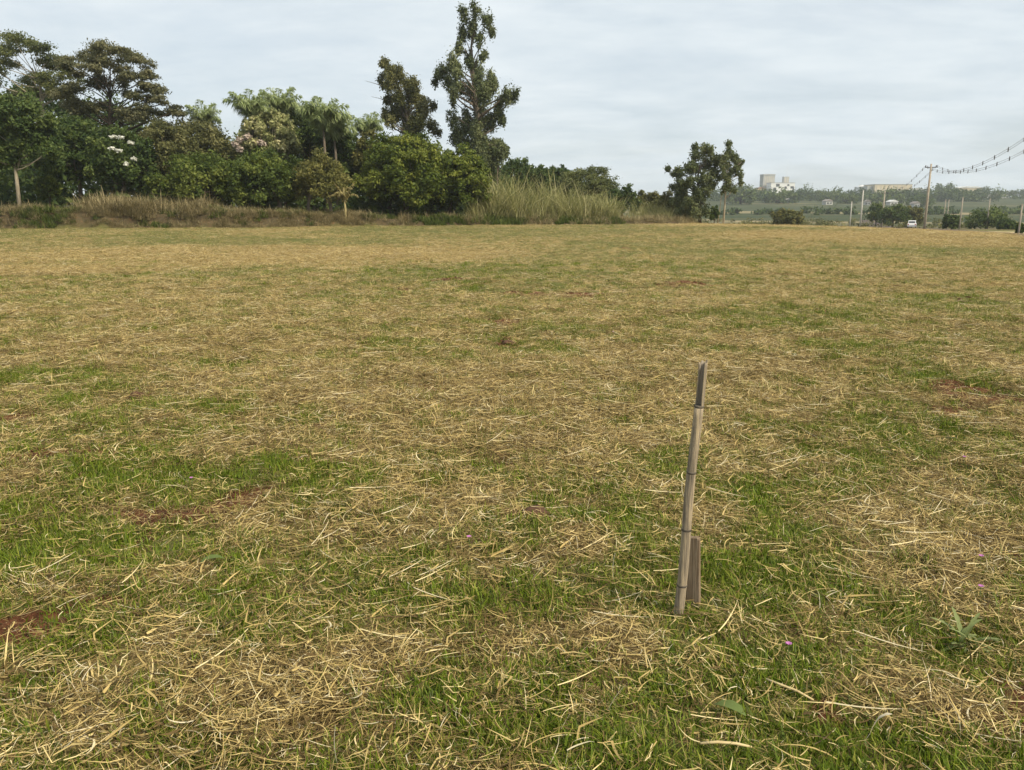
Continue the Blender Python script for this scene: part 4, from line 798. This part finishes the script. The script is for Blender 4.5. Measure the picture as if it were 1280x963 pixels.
# ------------------------------------------------------------------ far hillside
B = BLD
PLASTER = noisy('white_plaster', [(.3, (.66, .66, .64)), (.7, (.76, .76, .74))], .2, .8); GREYC = noisy('grey_concrete', [(.3, (.33, .33, .31)), (.7, (.42, .42, .40))], .3, .85)
CREAM = noisy('cream_render', [(.3, (.50, .42, .30)), (.7, (.60, .52, .38))], .15, .85); OCHRE = noisy('ochre_render', [(.3, (.55, .42, .22)), (.7, (.64, .50, .28))], .3, .85)
WIN = noisy('dark_openings', [(.3, (.05, .055, .06)), (.7, (.09, .095, .10))], .5, .4); ROOFM = noisy('tile_roof', [(.3, (.28, .15, .10)), (.7, (.36, .21, .15))], .5, .85); METAL = noisy('sheet_roof', [(.3, (.55, .55, .54)), (.7, (.66, .66, .65))], .3, .5)
def bld(name, key, depth, label, m, cat='building'):
    x0, z1, x1, z0, Yd = B[key]; cx = (x0 + x1) / 2; zb = gz(cx, Yd + depth / 2) - 1.5; t = thing(name, label, cat, (cx, Yd + depth / 2, zb)); W = x1 - x0; H = z1 - zb
    MB().box(0, 0, H / 2, W, depth, H).build('wall', m, t); return t, W, H, depth
def win(t, rects, d, m=WIN, nm='window'):
    for (x, z, w_, h_) in rects: MB().box(x, -d / 2 - .06, z, w_, .3, h_).build(nm, m, t)
t, W, H, d = bld('tower_block', 'tower', 14, 'tall narrow grey tower beside the white factory block on the hill', GREYC); win(t, [(x, H * .55, .35, H * .8) for x in (-4.5, -2.2, .1, 2.4, 4.7)], d, CREAM, 'rib'); MB().box(0, 0, H + .5, W + .8, d + .8, 1.0).build('parapet', GREYC, t)
t, W, H, d = bld('factory_block', 'white', 18, 'white factory block with scattered dark square openings on the hill', PLASTER)
win(t, [(-9.6, H - 7.5, 3.4, 4.2), (-8.1, H - 9.2, 2.6, 2.2), (-6.2, H - 2.6, 4.2, 3.2), (3.4, H - 5.4, 2.6, 2.8), (6.4, H - 2.4, 2.4, 2.0), (5.4, H - 11.0, 2.8, 2.6), (11.2, H - 5.0, 4.0, 2.6), (12.6, H - 8.6, 1.8, 7.0)], d); MB().box(0, 0, H + .3, W + .6, d + .6, .6).build('parapet', GREYC, t)
t, W, H, d = bld('stair_tower', 'stair', 6, 'slim stair tower standing behind the white factory block', GREYC); win(t, [(x, H - 4, .6, 6) for x in (-1.6, 1.6)], d, CREAM, 'rib')
x0, z1, x1, z0, Yd = B['mast']; zb = gz(x0, Yd + 8); t = thing('radio_mast', 'thin radio mast rising behind the white factory block', 'mast', (x0 + 1, Yd + 8, zb)); h = z1 - zb
mb = MB(); mb.tube([(0, 0, -1), (0, 0, h)], [.22, .08], 6)
for q in range(6): mb.box(0, 0, h * (.3 + .11 * q), .9 - .1 * q, .12, .12)
mb.build('shaft', METAL, t)
t, W, H, d = bld('ochre_house', 'yellow', 12, 'small ochre building touching the grey tower on the hill', OCHRE); win(t, [(-2.5, H - 3, 1.6, 1.8), (2, H - 3, 1.6, 1.8)], d); MB().prism([(-W / 2 - .4, H), (0, H + 2.0), (W / 2 + .4, H)], -d / 2 - .4, d / 2 + .4).build('roof', ROOFM, t)
# arched white roof
x0, z1, x1, z0, Yd = B['dome']; cx = (x0 + x1) / 2; zb = gz(cx, Yd + 12) - 1; t = thing('arched_hall', 'low hall with white arched roof between hilltop trees', 'building', (cx, Yd + 12, zb)); W = x1 - x0; H = z1 - zb
MB().box(0, 0, H * .25, W, 20, H * .5).build('wall', CREAM, t); MB().prism([(W / 2 * 1.05 * math.cos(a), H * .5 + H * .5 * math.sin(a)) for a in np.linspace(0, math.pi, 14)], -10.5, 10.5).build('roof', METAL, t)
t, W, H, d = bld('warehouse', 'warehouse', 40, 'long beige warehouse on the hill behind the power line', CREAM); win(t, [(x, H * .55, .35, H * .78) for x in np.linspace(-W / 2 + 2, W / 2 - 2, 9)], d, GREYC, 'pilaster'); win(t, [(W * .32, 3.4, 3.6, 3.6), (-W * .18, 3.0, 3.2, 3.0)], d, WIN, 'door'); MB().box(0, 0, H + .3, W + .8, d + .8, .6).build('parapet', GREYC, t)
MB().box(-W / 2 - 3.0, 2, H * .45, 6.2, d - 6, H * .9).build('annex', GREYC, t)
x0, z1, x1, z0, Yd = B['tank']; cx = (x0 + x1) / 2; zb = gz(cx, Yd) - 1; W = (x1 - x0) / 2; H = z1 - zb; t = thing('storage_tank', 'round pale storage tank with domed top beside the warehouse', 'tank', (cx, Yd, zb))
MB().tube([(0, 0, 0), (0, 0, H * .72)], [W, W], 20).build('shell', PLASTER, t); MB().tube([(0, 0, H * .72 + W * 0 + H * .28 * math.sin(a)) for a in np.linspace(0, 1.5, 6)], [W * 1.02 * math.cos(a) for a in np.linspace(0, 1.5, 6)], 20).build('dome', METAL, t)
t, W, H, d = bld('low_hall', 'lowhall', 16, 'low cream hall behind the round hilltop tree', CREAM); win(t, [(x, H - 3, 2.2, 2) for x in np.linspace(-W / 2 + 3, W / 2 - 3, 5)], d); MB().prism([(-W / 2 - .5, H), (-W / 4, H + 1.6), (W / 4, H + 1.6), (W / 2 + .5, H)], -d / 2 - .5, d / 2 + .5).build('roof', METAL, t)
t, W, H, d = bld('grey_house', 'grey', 14, 'grey block house touching the end of the warehouse', GREYC); win(t, [(x, H - 4, 2.2, 2) for x in np.linspace(-W / 2 + 2.5, W / 2 - 2.5, 4)], d); MB().prism([(-W / 2 - .5, H), (0, H + 2.4), (W / 2 + .5, H)], -d / 2 - .5, d / 2 + .5).build('roof', GREYC, t)
t, W, H, d = bld('pale_shed', 'houseA', 8, 'small pale shed in front of the warehouse', METAL); MB().prism([(-W / 2 - .4, H), (0, H + 1.2), (W / 2 + .4, H)], -d / 2 - .4, d / 2 + .4).build('roof', METAL, t)
HOUSE = noisy('dull_plaster', [(.3, (.40, .39, .37)), (.7, (.52, .51, .48))], .6, .85); ROOFG = noisy('grey_tiles', [(.3, (.20, .18, .165)), (.7, (.28, .25, .23))], .8, .85)
HL = ['small pale house below the white factory block', 'small pale house on the slope below the arched hall', 'tiny pale house below the storage tank', 'white house below the long warehouse', 'tiny pale house beside the tall power pole, on the slope', 'long pale house at the foot of the round hilltop tree', 'white house next to the grey block house', 'low pale house between arched hall and storage tank', 'long low pale house among the flat hilltop trees', 'white house between round hilltop tree and low cream hall']
for k, (x, y, w_, h_) in enumerate(HOUSES):
    zb = gz(x, y) - .6; t = thing('farm_house', HL[k], 'house', (x, y, zb), .2 * math.sin(k * 2.3)); h_ += .6
    MB().box(0, 0, h_ / 2, w_, 6, h_).build('wall', HOUSE, t); MB().prism([(-w_ / 2 - .4, h_), (-w_ / 2 - .4, h_ + .1), (0, h_ + 1.5), (w_ / 2 + .4, h_ + .1), (w_ / 2 + .4, h_)], -3.4, 3.4).build('roof', METAL if k % 3 == 0 else ROOFG, t)
    win(t, [(-w_ * .25, h_ * .55, 1.0, 1.1), (w_ * .22, h_ * .55, 1.0, 1.1)], 6); win(t, [(0, h_ * .36, .9, 2.0)], 6, GREYC, 'door')
FLAB = ['largest dark round tree at the foot of the grey tower', 'small hilltop tree between storage tank and long warehouse', 'small round hilltop tree between arched hall and storage tank', 'low dark tree standing before the beige warehouse wall', 'hilltop tree touching the grey block house', 'wide dark round tree on the hilltop past the tall power pole',
        'first small tree before the low cream hall, next to the wide round tree', 'middle small tree before the low cream hall', 'tallest small tree at the far end of the low cream hall', 'flat hilltop tree just past the low cream hall', 'second flat hilltop tree past the low cream hall', 'third flat hilltop tree past the low cream hall', 'broadest flat hilltop tree at the end of the hilltop row',
        'small dark tree touching the arched white roof', 'small dark tree beside the white factory block', 'broad hedge tree on the slope below the arched hall', 'broad low tree on the slope below the white factory block', 'low tree on the slope below the storage tank', 'broad low tree on the slope below the long warehouse', 'low dark tree on the slope by the tall power pole']
for k, sp in enumerate(FAR):
    x, zc, hw, hh, Yd = sp; sp = (x, max(zc, gz(x, Yd) + hh * .7), hw, hh, Yd)
    dometree('hillside_tree', FLAB[k], 'tree', sp, 'dark', BARK_D, 22, 45, max(.7, hw * .11), 150 + k, group='hazy trees on the far hillside', skirt=.9, rel=.36)
# the far tree belt reads as one dark mass
C = []; rng = np.random.default_rng(77)
for k in range(150):
    x = rng.uniform(170, 420); y = rng.uniform(705, 760); r = rng.uniform(4, 8); C.append((x, y, gz(x, y) + r * .7, r * 1.3, r, r, rng.uniform(.2, .6)))
for k in range(110):
    x = rng.uniform(95, 330); y = 395 + rng.normal(0, 9) + .06 * x; r = rng.uniform(1.2, 2.6); C.append((x, y, gz(x, y) + r * .6, r * 1.5, r, r, rng.uniform(.2, .6)))
for k in range(130):
    x = rng.uniform(380, 800); y = rng.uniform(800, 860); r = rng.uniform(1.5, 3.0); C.append((x, y, gz(x, y) + r * .7, r * 1.5, r, r, rng.uniform(.2, .6)))
V, F_, T = leaves(C, 60, 1.1, rng); tag(link('tree_belt', mesh_np('tree_belt', V, F_, T), FOL['dark']), 'dark belt of trees and hedges along the far hillside', 'trees', kind='stuff')
C = []
for k in range(330):
    x = rng.uniform(48, 260); y = rng.uniform(170, 330); r = rng.uniform(.5, 1.5); C.append((x, y, gz(x, y) + r * .5, r * 1.6, r, r, rng.uniform(.2, .8)))
V, F_, T = leaves(C, 70, .3, rng); tag(link('scrub', mesh_np('scrub', V, F_, T), FOL['olive']), 'low scrub scattered over the valley floor beyond the road', 'scrub', kind='stuff')

# ------------------------------------------------------------------ bamboo stake and wooden peg
bx0, by0, tx0, tz0, nodes_z = STAKE; zb = gz(bx0, by0); t = thing('bamboo_stake', 'weathered grey bamboo stake leaning in the grass, split open at its top', 'stake', (bx0, by0, zb))
Ht = tz0 - zb; ax = Vector((tx0 - bx0, -.02, Ht)); split = (nodes_z[0] - zb) / Ht
BAM = noisy('weathered_bamboo', [(.30, (.085, .072, .058)), (.44, (.20, .165, .12)), (.56, (.31, .25, .175)), (.70, (.48, .38, .235))], 8, .8, 9, .15, .6, (14, 14, .7))
BAM_IN = noisy('split_inside', [(.3, (.17, .14, .11)), (.7, (.34, .29, .23))], 14, .9, 6, .1, .4, (6, 6, .4)); RING = noisy('bamboo_node', [(.3, (.05, .042, .034)), (.7, (.13, .11, .085))], 20, .8)
def cp_(f):
    wob = .003 * math.sin(f * 9) ; return Vector((ax.x * f + wob, ax.y * f, ax.z * f))
nf = [(z - zb) / Ht for z in nodes_z]; fs = sorted(set(list(np.linspace(-.12, split, 26)) + nf)); R0 = lambda f: .0198 - .0032 * f
pts = [cp_(f) for f in fs]; rs = []
for f in fs:
    dn = min(abs(f - q) for q in nf); rs.append(R0(f) * (1 + .06 * math.exp(-(dn / .006) ** 2) - .05 * math.exp(-(dn / .03) ** 2)))
MB().tube(pts, rs, 20).build('culm', BAM, t)
# open half shell above the last node: wall thickness, dark inside
v, f_ = [], []; fv = list(np.linspace(split - .004, 1, 14)); n = 15
for i, f in enumerate(fv):
    c_ = cp_(f); half = math.pi * 1.22; st = .5
    for k in range(n):
        a = st - half / 2 + half * k / (n - 1); ext = R0(f) * 1.0; jag = .012 * math.sin(k * 2.1) * math.sin(k * .9) * (i == 13)
        v.append(tuple(c_ + Vector((math.cos(a) * ext, math.sin(a) * ext, jag)))); v.append(tuple(c_ + Vector((math.cos(a) * (ext - .005), math.sin(a) * (ext - .005), jag))))
outer, inner_ = [], []
for i in range(13):
    for k in range(n - 1):
        a = (i * n + k) * 2; b2 = a + 2; c2 = a + 2 * n; d2 = c2 + 2
        outer.append((a, b2, d2, c2)); inner_.append((a + 1, c2 + 1, d2 + 1, b2 + 1))
    a = i * n * 2; outer.append((a, a + 2 * n, a + 2 * n + 1, a + 1)); a += (n - 1) * 2; outer.append((a, a + 1, a + 2 * n + 1, a + 2 * n))
for k in range(n - 1): a = (13 * n + k) * 2; outer.append((a, a + 2, a + 3, a + 1))
me = mesh_np('split_top', v, outer + inner_); me.materials.append(BAM); me.materials.append(BAM_IN); me.polygons.foreach_set('material_index', [0] * len(outer) + [1] * len(inner_)); link('split_top', me, None, t)
for f in nf: MB().tube([cp_(f - .004), cp_(f - .001), cp_(f + .002), cp_(f + .005)], [R0(f) * 1.01, R0(f) * 1.07, R0(f) * 1.07, R0(f) * 1.01], 20).build('node_ring', RING, t)
bxp, byp, bzt = BOARD; zb = gz(bxp, byp); WOOD = noisy('weathered_board', [(.3, (.12, .085, .055)), (.5, (.20, .148, .098)), (.72, (.32, .255, .18))], 7, .85, 9, .12, .6, (16, 16, .7))
t = thing('wooden_peg', 'short weathered board driven upright into the grass behind the bamboo stake', 'peg', (bxp + .012, byp, zb), rad(-30)); hb = bzt - zb
bm = bmesh.new(); 
for s0, zq in ((1.06, -.1), (1.0, hb)):
    pass
me = MB().prism([(-.030, -.1), (.030, -.1), (.023, hb - .004), (.016, hb + .003), (-.018, hb - .002), (-.024, hb - .012)], -.012, .012).mesh('board'); bm.from_mesh(me)
bmesh.ops.bevel(bm, geom=list(bm.edges), offset=.0022, segments=2, affect='EDGES'); bm.to_mesh(me); bm.free(); o = link('board', me, WOOD, t); o.rotation_euler = (rad(2), rad(-1.5), 0)
MB().tube([(-.005, -.0125, hb * .82), (-.005, -.0105, hb * .82)], [.0035, .0035], 8).build('nail', DARKM, t)

# ------------------------------------------------------------------ small things in the grass
SOILM = noisy('red_clod', [(.3, (.05, .028, .018)), (.6, (.10, .056, .036)), (.8, (.15, .088, .06))], 14, .95, 7, .1, .6)
CLAB = ['brown earth clod on the straw nearest the bamboo stake', 'dull brown clod standing alone in the dry grass', 'red clod at the bare patch in the middle of the field', 'red clod in the dark bare spot of the open grass', 'flat red clod at the bare strip by the field\'s open side', 'dark clod on the green grass towards the road', 'small earth clod among pale straw']
for k, (x, y, s) in enumerate(CLODS):
    bm = bmesh.new(); bmesh.ops.create_icosphere(bm, subdivisions=3, radius=1)
    s *= .62; rng = np.random.default_rng(600 + k); ph = rng.uniform(0, 6, 6)
    for vv in bm.verts:
        c_ = vv.co; q = 1 + .22 * math.sin(3.1 * c_.x + ph[0]) * math.sin(2.7 * c_.y + ph[1]) + .14 * math.sin(6.3 * c_.y + ph[2]) * math.sin(5.9 * c_.z + ph[3]) + .08 * math.sin(11 * c_.x + ph[4]) * math.sin(12 * c_.y + ph[5])
        vv.co = Vector((c_.x * s * q * 1.1, c_.y * s * q * .9, (c_.z * q + .1) * s * .55))
    me = bpy.data.meshes.new('soil_clod'); bm.to_mesh(me); bm.free(); me.polygons.foreach_set('use_smooth', np.ones(len(me.polygons), bool))
    tag(link('soil_clod', me, SOILM, None, (x, y, gz(x, y)), (0, 0, k * 1.3)), CLAB[k], 'clod')
def blade_mesh(name, pts, widths, fold=.25, sidev=(0, 1, 0)):
    V, Fq = [], []; sv = np.array(sidev, float)
    for p, w_ in zip(pts, widths):
        p = np.array(p, float); V += [p - sv * w_ + np.array([0, 0, w_ * fold]), p, p + sv * w_ + np.array([0, 0, w_ * fold])]
    for i in range(len(pts) - 1):
        for k in (0, 1): a = i * 3 + k; Fq.append((a, a + 1, a + 4, a + 3))
    return mesh_np(name, np.array(V), np.array(Fq), [.6] * len(V), True)
ROS = leafmat('rosette_leaves', [(0, (.12, .155, .05)), (.5, (.22, .26, .10)), (1, (.30, .33, .16))], .35, .7, .1)
x, y = WEED; t = thing('rosette_weed', 'grey-green thistle-like weed with toothed leaves spread in the grass', 'weed', (x, y, gz(x, y) + .02)); rng = np.random.default_rng(33)
for k in range(20):
    n = 9; el = rng.uniform(.35, 1.25) if k < 14 else rng.uniform(.05, .3); ln = rng.uniform(.06, .15); P_ = []; q = np.zeros(3); th = el
    for i in range(n): P_.append(tuple(q)); q = q + np.array([math.cos(th), 0, math.sin(th)]) * ln / (n - 1); th -= .09
    W_ = [.0025 + .0062 * math.sin(math.pi * min(1, i / (n - 1) * .92 + .05)) * (1.25 if i % 2 else .7) for i in range(n)]; W_[-1] = .001
    link('leaf', blade_mesh('leaf', P_, W_, .35), ROS, t, tuple(rng.normal(0, .022, 2)) + (0,), (0, 0, k * 2.39996 + rng.normal(0, .4)))
PINK = leafmat('pink_petals', [(0, (.40, .12, .36)), (1, (.60, .26, .55))], .3, .5, .2); STEM = noisy('flower_stem', [(.3, (.06, .10, .03)), (.7, (.10, .15, .05))], 9)
petal = blade_mesh('petal', [(0, 0, 0), (.005, 0, .003), (.010, 0, .004), (.013, 0, .003)], [.0012, .0045, .005, .002], .2)
petal.materials.append(PINK)
FLB = ['pink flower in the straw, alone between soil patch and stake', 'pink flower in the straw close above the toothed weed', 'second pink flower beside the toothed weed', 'pale pink flower in the green grass by the bare spot', 'pink speck of a flower far out in the field', 'pink flower on the edge of the long red soil patch', 'pink flower in the green strip towards the road']
for k, (x, y) in enumerate(FLOWERS):
    zz = gz(x, y); t = thing('pink_flower', FLB[k], 'flower', (x, y, zz)); h = .075
    MB().tube([(0, 0, -.01), (.004, 0, h * .5), (.002, 0, h)], [.0014, .0012, .001], 5).build('stem', STEM, t)
    for q in range(6): link('petal', petal, None, t, (.002, 0, h), (0, rad(-20), q * 1.047))
STALK = noisy('thick_stalk', [(.3, (.38, .29, .14)), (.7, (.58, .47, .26))], 30, .6, 4, .2, 0, (.3, 3, 3))
DEADL = leafmat('dead_leaf', [(0, (.30, .25, .16)), (.6, (.52, .46, .34)), (1, (.6, .55, .42))], .2, .6, .2)
x, y = LEAFBITS['leaf']; tag(link('dead_leaf', blade_mesh('dead_leaf', [(.0, 0, .015), (.012, .0, .035), (.02, .002, .06), (.034, .004, .082), (.055, .004, .095), (.072, .004, .098)], [.0025, .006, .010, .011, .009, .002], .5, (.6, .8, 0)), DEADL, None, (x, y, gz(x, y) + .015)), 'pale curled dead leaf standing out of the green grass', 'leaf')
x, y = LEAFBITS['stick']; tag(MB().tube([(-.07, 0, .02), (-.02, .004, .024), (.03, 0, .024), (.075, -.004, .018)], [.004, .0045, .0045, .003], 7).build('straw_stalk', STALK, None, (x, y, gz(x, y) + .02), (0, 0, -.06)), 'thick straw stalk lying flat on the bright green herbs', 'stalk')
x, y = LEAFBITS['stick2']; tag(MB().tube([(-.06, .045, .03), (-.02, .012, .028), (.02, -.012, .024), (.06, -.05, .016)], [.003, .0042, .004, .003], 7).build('straw_stalk', STALK, None, (x, y, gz(x, y) + .02)), 'thick straw stalk lying slantwise next to the bare spot', 'stalk')
BRD = leafmat('broad_leaf', [(0, (.08, .12, .03)), (.6, (.13, .175, .05)), (1, (.16, .21, .08))], .3, .6, .15)
for key, lab in (('broad', 'lone broad green leaf among straw near the long soil patch'), ('broad2', 'broad green leaf half sunk in the bright herbs')):
    x, y = LEAFBITS[key]; tag(link('broad_leaf', blade_mesh('broad_leaf', [(-.05, 0, .01), (-.03, 0, .022), (0, 0, .03), (.03, 0, .028), (.055, 0, .016)], [.002, .016, .023, .018, .002], .2), BRD, None, (x, y, gz(x, y) + .03), (0, 0, .4 if key == 'broad' else -.7)), lab, 'leaf')

# ------------------------------------------------------------------ air
hz = MB().box(0, 0, 0, 2, 2, 2).build('haze', None)
hz.scale = (4300, 4300, 45); hz.location = (0, 2200, 45 - 23.5 + 0)
m = bpy.data.materials.new('haze_air'); m.use_nodes = True; nt2 = m.node_tree; nt2.nodes.clear(); o2 = nt2.nodes.new('ShaderNodeOutputMaterial'); pv = nt2.nodes.new('ShaderNodeVolumePrincipled')
pv.inputs['Color'].default_value = (.80, .86, .92, 1); pv.inputs['Density'].default_value = .00024; pv.inputs['Anisotropy'].default_value = .2
nt2.links.new(pv.outputs[0], o2.inputs['Volume']); hz.data.materials.clear(); hz.data.materials.append(m); tag(hz, kind='stuff')
